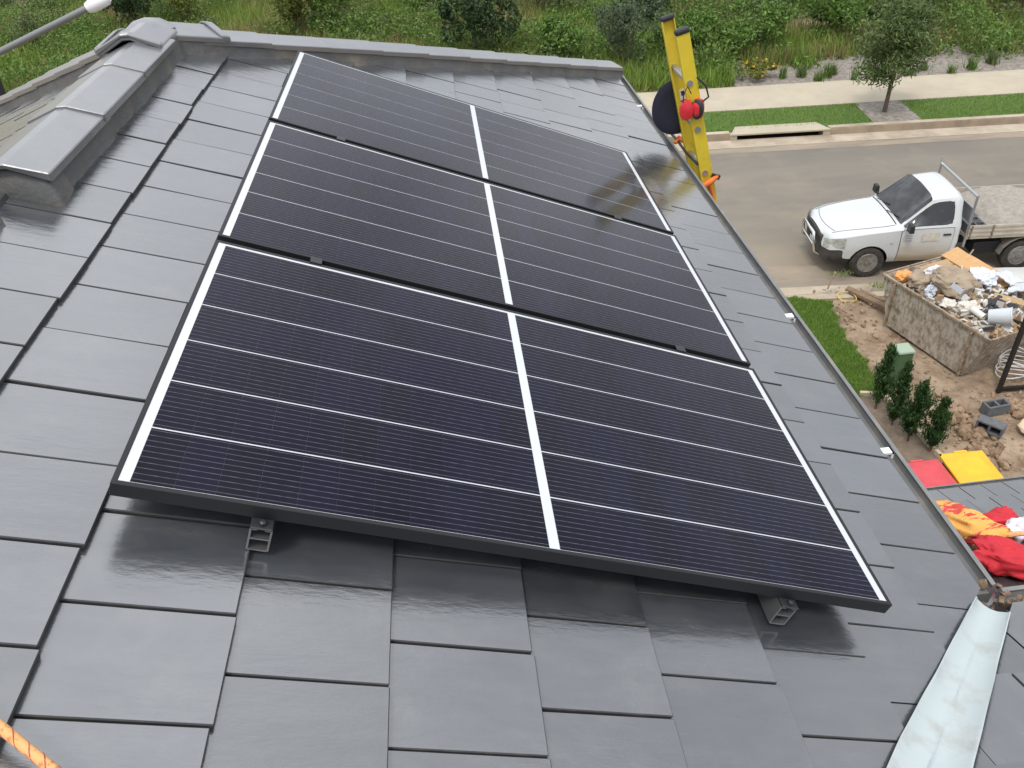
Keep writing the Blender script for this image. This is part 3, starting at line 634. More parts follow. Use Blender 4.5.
for u, lab in rl.items():
    org = rp(u, 0, -.075); t = thing('mounting_rail', lab, 'rail', org, 0, 'mounting rails below the solar panels'); t.rotation_euler = (0, A, 0)
    L0, L1 = -.022, 3.25; W_, H_ = .042, .062; q = MB()
    for x in (-W_ / 2, W_ / 2): q.box((x, (L0 + L1) / 2, 0), (.004, L1 - L0, H_))
    q.box((0, (L0 + L1) / 2, -H_ / 2), (W_ - .004, L1 - L0, .004)); q.box((0, (L0 + L1) / 2, .002), (W_ - .004, L1 - L0, .004))
    for x in (-.014, .014): q.box((x, (L0 + L1) / 2, H_ / 2 - .002), (.012, L1 - L0, .004))
    q.build('rail', mat('dull_rail', (.34, .345, .35), .4, metal=.85), t, off=Z0)
    e = MB(); e.box((0, -.010, .036), (.046, .034, .006)); e.box((0, .004, .05), (.046, .006, .03)); e.build('end_clamp', DARKALU, t, off=Z0, bevel=.002)
    MB().lathe([(.006, 0), (.0075, .002), (.0075, .008), (.004, .010)], 8, T=ME((0, -.014, .039)))  .build('bolt', DARKALU, t, off=Z0)
    for y in (PW + .0145, 2 * PW + .0435):
        MB().box((0, y, .077), (.036, .034, .004)).build('mid_clamp', DARKALU, t, off=Z0, bevel=.001)
    for y in (.30, 1.5, 2.8):
        h = MB(); h.box((0, y, -.034), (.04, .045, .006)); h.box((-.05, y, -.032), (.1, .035, .005)); h.build('roof_hook', ALU, t, off=Z0)

# ------------------------------------------------------------------ ladder, hat, ear muffs, ropes
LB = Vector((2.36, 3.634, -1.172)); LTp = Vector((2.123, 3.634, -.21)); ld = (LTp - LB).normalized(); LW = .36
foot = LB + ld * ((GZ - LB.z) / ld.z)
t = thing('extension_ladder', 'yellow fibreglass ladder leaning on the far gutter, its top above the roof', 'ladder', foot)
ln = Vector((0, 1, 0)).cross(ld).normalized(); LSH = .009 * (1 if ln.x > 0 else -1)                  # thickness direction of a stile (in the lean plane)
for y, nm in ((0, 'stile'), (LW, 'stile')):
    q = MB(); a = foot + Vector((0, y, 0)); b = LTp + Vector((0, y, 0))
    sg = 1 if y == 0 else -1
    a, b = a + ln * LSH, b + ln * LSH; q.bar(a, b, .080, .006, up=Vector((0, 1, 0)))
    for e in (-.037, .037): q.bar(a + ln * e + Vector((0, .016 * sg, 0)), b + ln * e + Vector((0, .016 * sg, 0)), .006, .032, up=Vector((0, 1, 0)))
    st_ = q.build('stile', YEL, t)
    MB().bar(b + Vector((0, .012 * sg, 0)) - ld * .012, b + Vector((0, .012 * sg, 0)) + ld * .022, .088, .046, up=Vector((0, 1, 0))).build('end_cap', BLACKP, t, bevel=.012, bseg=2)
    MB().bar(a - ld * .03, a + ld * .05, .1, .05, up=Vector((0, 1, 0))).build('foot', BLACKP, t)
Ltot = (LTp - foot).length; k = 0; s_ = Ltot - .30
while s_ > .1:
    c = foot + ld * s_; MB().tube([c + Vector((0, -.012, 0)), c + Vector((0, LW + .012, 0))], .019, 10).build('rung', ALU, t, smooth=40); s_ -= .30
# warning sticker on the near stile
c = LTp - ld * .50 + Vector((0, LW, 0)) + ln * (.012 if ln.x > 0 else -.036)
MB().bar(c - ld * .045 + Vector((0, -.0045, 0)) + ln * .012, c + ld * .045 + Vector((0, -.0045, 0)) + ln * .012, .045, .001, up=Vector((0, 1, 0))).build('sticker', mat('pale_sticker', (.7, .62, .5), .6), t)
mb = MB(); mb.bar(c + ld * .0 + Vector((0, -.0058, 0)) + ln * .012, c + ld * .03 + Vector((0, -.0058, 0)) + ln * .012, .022, .001, up=Vector((0, 1, 0))); mb.build('sticker_mark', BLACKP, t)
mb = MB(); mb.bar(c - ld * .04 + Vector((0, -.0058, 0)) + ln * .012, c - ld * .028 + Vector((0, -.0058, 0)) + ln * .012, .045, .001, up=Vector((0, 1, 0))); mb.build('sticker_stripe', REDP, t)
# wide brimmed hat hung behind the far stile
hc = LTp + Vector((0, LW + .03, 0)) - ld * .575 - ln * .03
if ln.x < 0: hc = LTp + Vector((0, LW + .03, 0)) - ld * .86 + ln * (.045 if ln.x > 0 else -.045)
HT = ME(hc) @ Vector((.25, -1, .15)).to_track_quat('Z', 'Y').to_matrix().to_4x4()
t = thing('hat', 'dark navy wide brimmed hat hanging on the left of the yellow ladder', 'hat', hc)
MB().lathe([(.09, .0), (.12, .004), (.172, .0), (.176, -.004), (.172, -.007), (.12, -.004), (.088, -.008)], 40, T=HT, close=True).build('brim', NAVY, t, smooth=60)
MB().lathe([(.092, .0), (.09, -.05), (.078, -.09), (.04, -.105), (.002, -.107)], 32, T=HT).build('crown', NAVY, t, smooth=60)
# ear muffs hooked round the near stile
ec = LTp - ld * .43 - ln * (.02 if ln.x > 0 else -.02) + Vector((0, -.03, 0))
t = thing('ear_muffs', 'red ear muffs with a black headband hooked on the yellow ladder', 'ear muffs', ec)
sx = ln if ln.x > 0 else -ln
def cup(c, axis, m, nm):
    T_ = ME(c) @ axis.to_track_quat('Z', 'Y').to_matrix().to_4x4() @ Matrix.Diagonal((1.0, 1.4, 1.1, 1))
    return MB().lathe([(.030, -.02), (.042, -.018), (.045, .0), (.040, .018), (.02, .026), (.001, .028)], 20, T=T_).build(nm, m, t, smooth=50)
c1 = ec - sx * .032 - ld * .015; c2 = ec + sx * .042 - ld * .03
cup(c1, Vector((-.2, -1, .1)), REDP, 'ear_cup'); cup(c2, Vector((.75, -.65, .1)), REDP, 'ear_cup')
T_ = ME(c2 + Vector((-.012, -.012, 0))) @ Vector((-.75, -.65, .0)).to_track_quat('Z', 'Y').to_matrix().to_4x4() @ Matrix.Diagonal((.95, 1.4, 1.1, 1))
MB().lathe([(.028, -.012), (.042, -.01), (.044, .004), (.034, .014), (.001, .014)], 20, T=T_).build('ear_cushion', BLACKP, t, smooth=50)
hb = [c2 + sx * .02 + ld * .03, c2 + sx * .07 + ld * .05, c2 + sx * .065 + ld * .12, c2 + sx * .02 + ld * .19]
MB().tube(hb, .006, 6).build('headband', BLACKP, t, smooth=60)
MB().tube([c1 - sx * .02 + ld * .03, c1 - sx * .0 + ld * .10, c1 + sx * .03 + ld * .14, c1 + sx * .045 + ld * .09], .004, 6).build('headband_wire', BLACKP, t, smooth=60)
# orange tie-down strap and black cord at the gutter
k1 = LB + Vector((0, -.03, .02)); 
t = thing('tie_strap', 'orange strap tying the yellow ladder to the gutter', 'strap', k1)
q = MB(); q.tube([k1 - sx * .06 + Vector((0, -.01, 0)), k1 + sx * .0 + Vector((0, -.02, .02)), k1 + sx * .055 + Vector((0, -.0, .035))], [.018, .022, .016], 7)
q.tube([k1 + sx * .0, k1 - ld * .1 + sx * .015, k1 - ld * .2 + sx * .02], [.014, .012, .006], 6); q.build('strap', ORANGE, t, smooth=60)
MB().bar(k1 + sx * .03 + ld * .05, k1 + sx * .075 + ld * .02, .02, .03).build('buckle', BLACKP, t)
lipx, lipz = gx + .105, ZE - .015
c_ = single(MB().tube([(lipx, 4.55, lipz), (lipx + .012, 4.3, lipz + .012), (lipx + .015, 4.05, lipz + .02), (lipx + .02, 3.85, lipz + .01), (lipx + .03, 3.62, lipz + .02)], .009, 6), 'cord', BLACKP,
       'black cord running along the gutter lip beside the ladder foot tie', 'cord', Vector((lipx, 4.55, lipz)), smooth=60)
kk = Vector((lipx + .02, 4.02, lipz + .025))
single(MB().tube([kk - Vector((.03, 0, .01)), kk + Vector((0, .02, .015)), kk + Vector((.04, -.02, .0))], [.012, .02, .012], 7), 'strap_knot', ORANGE, 'small orange strap knot on the gutter left of the ladder', 'strap', kk, smooth=60)
# orange safety rope at the lower left
ROPE = mat('orange_rope', (.74, .40, .16), .85, (.60, .22, .09), scale=60, lo=.55, hi=.6, stretch=(1, 1, 1), bump=.5, bscale=300, dist=.002)
a = Vector((-.062, -.449, -.062)); b = Vector((.026, -.510, -.098))
rpts = [a.lerp(b, s) + Vector((0, 0, .001 * math.sin(s * 9))) for s in np.linspace(-3.0, 4.0, 40)]
rope = MB().tube(rpts, .0085, 10); rr = single(rope, 'safety_rope', ROPE, 'orange rope lying across the tiles in the lower left corner', 'rope', a, smooth=60)
d_ = (b - a).normalized(); s1 = d_.orthogonal().normalized(); s2 = d_.cross(s1); fl = MB(); Lr = (b - a).length
for h in range(2):
    hp = [a + d_ * x + (s1 * math.cos(x * 95 + h * math.pi) + s2 * math.sin(x * 95 + h * math.pi)) * .0078 + Vector((0, 0, .001 * math.sin(x / Lr * 9))) for x in np.arange(-.3, .4, .004)]
    fl.tube(hp, .0013, 4)
flk = fl.build('rope_fleck', mat('red_thread', (.42, .07, .06), .85), rr)

# ------------------------------------------------------------------ scaffold brace top left
p, q_ = Vector((-3.60, 7, -.76)), Vector((-2.40, 7, -.368))
t = thing('scaffold_rail', 'grey steel tube with a white end behind the roof, top left', 'scaffold tube', Vector((-3.6, 7, GZ)))
ex = (q_ - p).normalized()
MB().tube([p - ex * 1.2, q_], .030, 12).build('tube', mat('galvanised_tube', (.20, .21, .21), .5, metal=.3), t, smooth=40)
MB().tube([q_ - ex * .03, q_ + ex * .02, q_ + ex * .17, q_ + ex * .20], [.045, .058, .055, .03], 12).build('end_sleeve', mat('white_plastic', (.8, .8, .8), .5), t, smooth=40)
pb = p - ex * .9
MB().tube([(pb.x, pb.y, GZ), (pb.x, pb.y, pb.z + .3)], .030, 12).build('standard', mat('galvanised_tube', (0, 0, 0)), t, smooth=40)
MB().tube([(-3.5, 7, -1.05), (-3.48, 7, -.85)], [.05, .035], 10).build('coupler', BLACKP, t); MB().tube([(-3.5, 7, GZ), (-3.5, 7, -1.0)], .035, 10).build('standard', BLACKP, t)

# ------------------------------------------------------------------ utility truck
PAINT = mat('white_vehicle_paint', (0.55, 0.565, 0.575), 0.22, (0.54, 0.55, 0.55), scale=1.5, coat=0.7)
GLASS = mat('tinted_glass', (0.012, 0.013, 0.016), 0.05, (0.10, 0.11, 0.12), scale=1.6, detail=3, lo=.5, hi=.8, spec=0.7)  # lighter patches in the colour imitate uneven reflections on the glass
SEAL = mat('black_rubber', (0.015, 0.015, 0.016), 0.6)
BUMP = mat('dark_grey_bumper', (0.035, 0.036, 0.04), 0.6, (0.07, 0.065, 0.055), scale=6)
CHROME = mat('chrome', (0.75, 0.75, 0.74), 0.18, metal=1.0)
TYRE = mat('tyre_rubber', (0.022, 0.021, 0.02), 0.85, (0.06, 0.05, 0.04), scale=8)
RIM = mat('grey_steel_rim', (0.27, 0.26, 0.24), 0.5, metal=0.3, grime=((.10, .08, .06), 14, .45, .65, .8))
LAMP = mat('headlight_lens', (0.55, 0.56, 0.52), 0.12, (0.30, 0.31, 0.28), scale=9)
TRAYM = mat('dusty_cream_tray', (0.46, 0.42, 0.35), 0.6, (0.36, 0.32, 0.26), scale=4)
DUSTY = mat('dusty_white_door', (0.72, 0.71, 0.69), 0.4)
def dusty_door():
    m = DUSTY; n = m.node_tree.nodes; L = m.node_tree.links; b = n['Principled BSDF']
    tc = n.new('ShaderNodeTexCoord'); sx = n.new('ShaderNodeSeparateXYZ'); L.new(tc.outputs['Object'], sx.inputs[0])
    nz = n.new('ShaderNodeTexNoise'); nz.inputs['Scale'].default_value = 3.5; nz.inputs['Detail'].default_value = 7; mp = n.new('ShaderNodeMapping'); mp.inputs['Scale'].default_value = (.6, 1, 2)
    L.new(tc.outputs['Object'], mp.inputs[0]); L.new(mp.outputs[0], nz.inputs['Vector'])
    ad = n.new('ShaderNodeMath'); ad.operation = 'MULTIPLY_ADD'; ad.inputs[1].default_value = .5; L.new(nz.outputs[0], ad.inputs[0]); L.new(sx.outputs[2], ad.inputs[2])
    mr = n.new('ShaderNodeMapRange'); mr.inputs[1].default_value = 1.15; mr.inputs[2].default_value = .62; L.new(ad.outputs[0], mr.inputs[0])
    mx_ = n.new('ShaderNodeMix'); mx_.data_type = 'RGBA'; L.new(mr.outputs[0], mx_.inputs[0]); mx_.inputs[6].default_value = (.55, .56, .565, 1); mx_.inputs[7].default_value = (.42, .34, .23, 1); L.new(mx_.outputs[2], b.inputs['Base Color'])
dusty_door()
ute_o = Vector((9.10, 12.94, RZ)) + E2 * .80
ute = thing('utility_truck', 'white single cab utility truck with dusty door and loaded tray on the road', 'truck', ute_o, math.pi + TH)
ST = [  # x, ring of (y, z) from under the sill to the centre line above
 (.90, [(.30, .36), (.42, .36), (.50, .46), (.52, .62), (.46, .80), (.36, .87), (.2, .89)], (0, .895)),
 (.80, [(.52, .31), (.66, .32), (.74, .46), (.76, .64), (.70, .87), (.56, .93), (.3, .955)], (0, .96)),
 (.55, [(.62, .30), (.76, .32), (.84, .46), (.86, .68), (.81, .93), (.65, 1.00), (.36, 1.025)], (0, 1.03)),
 (.10, [(.66, .30), (.80, .32), (.86, .46), (.88, .72), (.835, 1.0), (.68, 1.055), (.38, 1.085)], (0, 1.09)),
 (-.42, [(.66, .30), (.80, .32), (.86, .46), (.885, .74), (.85, 1.045), (.71, 1.10), (.42, 1.13)], (0, 1.14)),
 (-.56, [(.66, .30), (.80, .32), (.86, .46), (.885, .74), (.855, 1.06), (.735, 1.12), (.45, 1.15)], (0, 1.16)),
 (-1.12, [(.66, .30), (.80, .32), (.86, .46), (.885, .74), (.865, 1.08), (.655, 1.60), (.50, 1.67)], (0, 1.70)),
 (-1.62, [(.66, .30), (.80, .32), (.86, .46), (.885, .74), (.865, 1.08), (.66, 1.63), (.50, 1.705)], (0, 1.74)),
 (-1.74, [(.66, .30), (.80, .32), (.85, .46), (.875, .74), (.85, 1.07), (.655, 1.58), (.48, 1.64)], (0, 1.66)),
]
def ute_body():
    bm = bmesh.new(); rings = []
    for x, half, top in ST:
        pts = [(x, 0, half[0][1])] + [(x, y, z) for y, z in half] + [(x, 0, top[1])] + [(x, -y, z) for y, z in reversed(half)]
        rings.append([bm.verts.new(p) for p in pts])
    n = len(rings[0]); fidx = {}
    for i in range(len(rings) - 1):
        for k in range(n):
            f = bm.faces.new((rings[i][k], rings[i][(k + 1) % n], rings[i + 1][(k + 1) % n], rings[i + 1][k])); fidx[(i, k)] = f
    bm.faces.new(rings[0][::-1]).material_index = 4; bm.faces.new(rings[-1])
    # ring edges: 0 under,1 sill(1-2),2 (2-3) lower,3 (3-4) mid,4 (4-5) up to belt,5 belt-window,6 roof edge,7 roof half ; mirrored 15-k
    S = lambda ks: [k for k in ks] + [15 - k for k in ks]
    mats = [PAINT, GLASS, SEAL, DUSTY, BUMP, SEAL]
    groups = {'ws': [fidx[(5, k)] for k in (6, 7, 8, 9)]}
    for sd, kk in (('l', 5), ('r', 10)): groups['win' + sd] = [fidx[(5, kk)], fidx[(6, kk)]]
    for sd, ks in (('l', (2, 3, 4)), ('r', (11, 12, 13))): groups['door' + sd] = [fidx[(i, k)] for i in (5, 6) for k in ks]
    for i in (0, 1, 2):
        for k in (1, 2, 3, 12, 13, 14) if i < 2 else (1, 2, 13, 14): fidx[(i, k)].material_index = 4
    for g, th, bi, mi in (('ws', .045, 2, 1), ('winl', .05, 2, 1), ('winr', .05, 2, 1), ('doorl', .010, 5, 3), ('doorr', .010, 5, 3)):
        r = bmesh.ops.inset_region(bm, faces=groups[g], thickness=th, depth=-.004 if 'door' in g else -.002, use_even_offset=True)
        for f in groups[g]: f.material_index = mi
        for f in r['faces']: f.material_index = bi if 'win' not in g else 0
        if 'win' in g:
            r2 = bmesh.ops.inset_region(bm, faces=groups[g], thickness=.014, depth=-.003, use_even_offset=True)
            for f in r2['faces']: f.material_index = 2
    cl = bm.edges.layers.float.new('crease_edge')
    for e in bm.edges:
        ms = {f.material_index for f in e.link_faces}
        if len(ms) > 1: e[cl] = 1.0
        elif e.calc_face_angle(0) > .5: e[cl] = .6
        elif e.calc_face_angle(0) > .25: e[cl] = .38
    cv = bm.verts.layers.float.new('crease_vert')
    for v in bm.verts:
        if any(f.material_index in (1, 3) for f in v.link_faces) and len({f.material_index for f in v.link_faces}) > 1 and len(v.link_faces) > 2: v[cv] = .7
    bmesh.ops.recalc_face_normals(bm, faces=bm.faces)
    me = D.meshes.new('body'); bm.to_mesh(me); bm.free()
    for m in mats: me.materials.append(m)
    ob = D.objects.new('body', me); COL.objects.link(ob)
    md = ob.modifiers.new('s', 'SUBSURF'); md.levels = 2; md.render_levels = 2
    cut = MB()
    for y in (-.86, .86): cut.lathe([(.40, -.17), (.40, .17)], 32, T=ME((0, y, .34)) @ Euler((math.pi / 2, 0, 0)).to_matrix().to_4x4())
    cb = link('cut', cut.mesh('cut', SEAL)); bo = ob.modifiers.new('b', 'BOOLEAN'); bo.object = cb; bo.operation = 'DIFFERENCE'; bo.solver = 'EXACT'; bo.material_mode = 'TRANSFER'
    bpy.context.view_layer.update()
    ev = D.meshes.new_from_object(ob.evaluated_get(bpy.context.evaluated_depsgraph_get()))
    D.objects.remove(ob); D.objects.remove(cb)
    return ev
ev = ute_body()
def split(ev, idxs, name, m, parent, flt=None):
    bm = bmesh.new(); bm.from_mesh(ev)
    kill = [f for f in bm.faces if not (f.material_index in idxs and (flt is None or flt(f.calc_center_median())))]
    bmesh.ops.delete(bm, geom=kill, context='FACES')
    me = D.meshes.new(name); bm.to_mesh(me); bm.free(); me.materials.clear(); me.materials.append(m)
    for p in me.polygons: p.material_index = 0
    me.shade_smooth(); me.set_sharp_from_angle(angle=math.radians(35)); return link(name, me, parent)
allm = {i: m.name for i, m in enumerate(ev.materials)}
bi = lambda nm: [i for i, v in allm.items() if v == nm]
split(ev, bi('white_vehicle_paint'), 'body', PAINT, ute)
split(ev, bi('black_rubber'), 'seal', SEAL, ute)
split(ev, bi('dark_grey_bumper'), 'bumper', BUMP, ute)
split(ev, bi('tinted_glass'), 'windscreen', GLASS, ute, lambda c: abs(c.y) < .62 and c.x > -1.15 and not (abs(c.y) > .60))
for sg in (1, -1):
    split(ev, bi('tinted_glass'), 'side_window', GLASS, ute, lambda c: c.y * sg > 0 and not (abs(c.y) < .62 and c.x > -1.15 and not (abs(c.y) > .60)))
    dr = split(ev, bi('dusty_white_door'), 'door', DUSTY, ute, lambda c: c.y * sg > 0)
    MB().bar((-1.40, .893 * sg, .93), (-1.56, .893 * sg, .93), .02, .04).build('door_handle', SEAL, dr, off=Z0, bevel=.008)
    mr_ = MB(); mr_.box((-.66, 1.0 * sg, 1.17), (.10, .19, .17), taper=.85); mr_.bar((-.66, .86 * sg, 1.1), (-.66, .96 * sg, 1.14), .04, .05); mr_.build('side_mirror', BLACKP, ute, off=Z0, bevel=.02, bseg=2)
    # headlight
    hl_ = MB(); hl_.grid(6, 4, lambda a, b, sg=sg: (.895 - .36 * a ** 1.2 + .0, sg * (.585 + .275 * a ** .75 + .018), .65 + .20 * b + .07 * a + .02 * a * b))
    hl_.build('headlight', LAMP, ute, off=Z0, smooth=60)
from mathutils.bvhtree import BVHTree
_b = bmesh.new(); _b.from_mesh(ev); _t = BVHTree.FromBMesh(_b)
def onbody(x, y):
    h = _t.ray_cast(Vector((x, y, 3)), Vector((0, 0, -1))); return h[0] + Vector((0, 0, .0005)) if h[0] else None
sl_ = MB()
for sg in (1, -1):
    pts = [onbody(x, sg * (.70 - .13 * max(0, (x + .45) / 1.2) ** 2)) for x in np.linspace(-.46, .74, 22)]; sl_.tube([p for p in pts if p], .006, 5)
pts = [onbody(.78 - .10 * abs(y / .55) ** 2.2, y) for y in np.linspace(-.55, .55, 15)]; sl_.tube([p for p in pts if p], .006, 5)
pts = [onbody(-.49, y) for y in np.linspace(-.68, .68, 15)]; sl_.tube([p for p in pts if p], .012, 5)
sl_.build('bonnet_gap', SEAL, ute, off=Z0); _b.free()
gr = MB()
gr.box((.895, 0, .735), (.05, .98, .25)); g_ = gr.build('grille', BUMP, ute, off=Z0, bevel=.012)
for z in (.67, .72, .77): MB().box((.922, 0, z), (.014, .92, .016)).build('grille_slat', SEAL, g_, off=Z0)
MB().lathe([(.05, 0), (.055, .006), (.001, .012)], 16, T=ME((.921, 0, .735)) @ Euler((0, math.pi / 2, 0)).to_matrix().to_4x4() @ Matrix.Diagonal((.75, 1, 1, 1))).build('badge', CHROME, g_, off=Z0)
MB().box((.905, 0, .50), (.02, .38, .11)).build('number_plate', mat('plate', (.7, .7, .66), .5), ute, off=Z0)
nb = MB(); nb.tube([(.86, -.42, .38), (.99, -.42, .46), (1.03, -.40, .72), (1.03, -.33, .84), (1.03, .33, .84), (1.03, .40, .72), (.99, .42, .46), (.86, .42, .38)], .034, 10); nb.tube([(1.01, -.42, .58), (1.01, .42, .58)], .026, 8)
nb.build('nudge_bar', CHROME, ute, off=Z0, smooth=50)
w_ = MB(); w_.tube([(-.50, .1, 1.165), (-.58, .5, 1.20)], .009, 5); w_.tube([(-.50, -.5, 1.165), (-.60, -.05, 1.22)], .009, 5); w_.build('wiper', SEAL, ute, off=Z0)
FADED = mat('faded_door_lettering', (.40, .40, .41), .6); FADEDS = mat('faded_sticker', (.46, .41, .32), .7, (.54, .51, .46), scale=9, lo=.4, hi=.6)
def vnl(name, x0, x1, z0, z1, m, n=1):
    q = MB()
    def fn(a, b): 
        z = z0 + (z1 - z0) * b; return (x0 + (x1 - x0) * a, .889 - .0 if z < .74 else .8935 - (z - .74) ** 2 * .32, z)
    q.grid(2, 4, fn); q.build(name, m, ute, off=Z0)
vnl('faded_sticker', -1.34, -.99, .80, .97, FADEDS)
for j in range(3): vnl('faded_lettering', -.80, -.62 + .02 * (j % 2), .93 - j * .055, .955 - j * .055, FADED)
MB().lathe([(.02, 0), (.016, .012), (.001, .016)], 12, T=ME((-.40, .885, .80)) @ Euler((-math.pi / 2, 0, 0)).to_matrix().to_4x4()).build('indicator', LAMP, ute, off=Z0)
def wheel(x, y, s):
    T_ = ME((x, y, .345)) @ Euler((-math.pi / 2 * s, 0, 0)).to_matrix().to_4x4()
    ty = MB(); ty.lathe([(.20, -.10), (.30, -.115), (.335, -.10), (.345, -.06), (.345, .06), (.335, .10), (.30, .115), (.205, .10)], 40, T=T_, close=True)
    wo = ty.build('wheel', TYRE, ute, off=Z0, smooth=50)
    r = MB(); r.lathe([(.215, .10), (.205, .110), (.192, .06), (.16, .035), (.10, .075), (.055, .08), (.05, .115), (.001, .118)], 32, T=T_); r.build('rim', RIM, wo, off=Z0, smooth=30)
    h = MB()
    for k in range(10):
        a = k / 10 * 2 * math.pi; h.lathe([(.024, 0), (.001, .001)], 8, T=T_ @ ME((math.cos(a) * .145, math.sin(a) * .145, .060)))
    h.build('rim_hole', SEAL, wo, off=Z0)
for x in (0, -3.085):
    for s in (1, -1): wheel(x, .76 * s, s)
# chassis, tray, headboard
ch = MB()
for y in (-.40, .40): ch.box((-2.2, y, .56), (3.6, .09, .14))
ch.box((-.1, 0, .40), (1.2, 1.2, .2)); ch.box((-1.0, 0, .40), (1.4, 1.0, .16)); ch.box((-2.45, .55, .50), (.55, .34, .26)); ch.tube([(-3.085, -.7, .345), (-3.085, .7, .345)], .06, 8)
ch.build('chassis', SEAL, ute, off=Z0)
tr_ = MB(); tr_.box((-3.12, 0, .84), (2.5, 1.82, .06)); tr_.build('tray_deck', TRAYM, ute, off=Z0)
for s in (1, -1):
    q = MB(); q.box((-3.12, .905 * s, .985), (2.48, .022, .25)); 
    for z in (.89, .985, 1.075): q.box((-3.12, .92 * s, z), (2.48, .012, .045))
    q.build('drop_side', TRAYM, ute, off=Z0, bevel=.004)
    for x in (-1.92, -2.35): MB().box((x, .93 * s, .97), (.035, .014, .29)).build('side_latch', RUST, ute, off=Z0)
    g = MB()
    arc = [(-3.085 + .44 * math.cos(a), .345 + .44 * math.sin(a)) for a in np.linspace(.15, math.pi - .15, 9)]
    for (x0, z0), (x1, z1) in zip(arc[:-1], arc[1:]): g.add([(x0, .62 * s, z0), (x1, .62 * s, z1), (x1, .91 * s, z1), (x0, .91 * s, z0)], [(0, 1, 2, 3)])
    g.build('mudguard', mat('dusty_grey', (.20, .18, .155), .8), ute, off=Z0)
q = MB(); q.box((-4.365, 0, .985), (.022, 1.82, .25)); q.build('tailgate', TRAYM, ute, off=Z0)
hbm = MB()
for y in (-.86, .86): hbm.tube([(-1.88, y, .62), (-1.88, y, 1.72)], .026, 8)
for z in (1.72, 1.45, 1.10): hbm.tube([(-1.88, -.87, z), (-1.88, .87, z)], .030 if z > 1.7 else .018, 8)
for y in np.linspace(-.7, .7, 8): hbm.tube([(-1.88, y, 1.10), (-1.88, y, 1.45)], .008, 6)
hbm.tube([(-1.88, -.86, 1.72), (-1.88, -.89, 1.86)], .02, 6)
hbm.build('headboard_rack', ALU, ute, off=Z0, smooth=40)
MB().box((-1.895, 0, 1.28), (.006, 1.66, .34)).build('headboard_mesh', mat('grey_mesh', (.23, .24, .25), .6), ute, off=Z0)
def U(x, y, z): return ute.matrix_basis @ Vector((x, y, z))
ute.matrix_basis = ME(ute_o) @ Matrix.Rotation(math.pi + TH, 4, 'Z')
# load on the tray
SAND = mat('grey_sand', (.27, .245, .21), .95, (.36, .33, .29), scale=12, bump=.7, bscale=50, dist=.02)
BLOCKM = mat('grey_block', (.10, .105, .115), .92, (.14, .145, .155), scale=14, bump=.6, bscale=90, dist=.006)
sb = U(-3.2, 0, .87); hp = MB()
def sfn(a, b):
    x = -2.35 - 1.95 * a; y = -.88 + 1.76 * b
    h = .87 + .34 * max(0, 1 - ((a - .45) / .52) ** 2) * max(0, 1 - ((b - .42) / .56) ** 4) + .05 * noise.noise(Vector((x * 4, y * 4, 1))) + .02 * noise.noise(Vector((x * 14, y * 14, 5)))
    return tuple(U(x, y, max(h, .872)))
hp.grid(44, 40, sfn)
o = hp.build('sand_pile', SAND, None, off=sb, smooth=70); o.location = sb; o['kind'] = 'stuff'; o['label'] = 'grey sand heaped on the tray of the white truck'
def besser(loc, R, label, group='grey hollow concrete blocks'):
    t = thing('concrete_block', label, 'block', loc, 0, group); t.matrix_basis = ME(loc) @ R.to_4x4()
    q = MB(); L, W, H, w0 = .39, .19, .19, .032
    for y in (-W / 2 + w0 / 2, W / 2 - w0 / 2): q.box((0, y, H / 2), (L, w0, H))
    for x in (-L / 2 + w0 / 2, 0, L / 2 - w0 / 2): q.box((x, 0, H / 2), (w0, W - 2 * w0 - .001, H - .001))
    q.build('shell', BLOCKM, t, off=Z0, bevel=.004)
    MB().box((0, 0, .015), (L - .04, W - .05, .01)).build('core_base', BLOCKM, t, off=Z0)
for j, (x, y, z, rz) in enumerate([(-2.08, .72, .87, 0), (-2.07, .49, .87, .06), (-2.09, .26, .87, -.04), (-2.08, .04, .87, .03), (-2.10, -.2, .87, 0)]):
    besser(U(x, y, z), Matrix.Rotation(math.pi + TH + rz, 3, 'Z'), ['dark concrete block on the truck tray right beside the near drop side', 'second concrete block from the near side of the truck tray', 'middle concrete block in the row behind the truck cab', 'fourth concrete block from the near side of the truck tray', 'farthest concrete block from the camera on the truck tray'][j], 'concrete blocks on the truck tray')
# shovel leaning by the truck
a, b = U(-2.05, .98, .60), Vector((10.35, 11.95, GZ + .05)); t = thing('shovel', 'shovel with a pale blade leaning on the side of the white truck', 'shovel', b)
MB().tube([a, a.lerp(b, .8)], .016, 7).build('handle', mat('grey_wood', (.3, .27, .23), .8), t, smooth=50)
MB().bar(a.lerp(b, .78), b, .2, .012, up=(0, -1, .4)).build('blade', WHITEMETAL, t, bevel=.004)

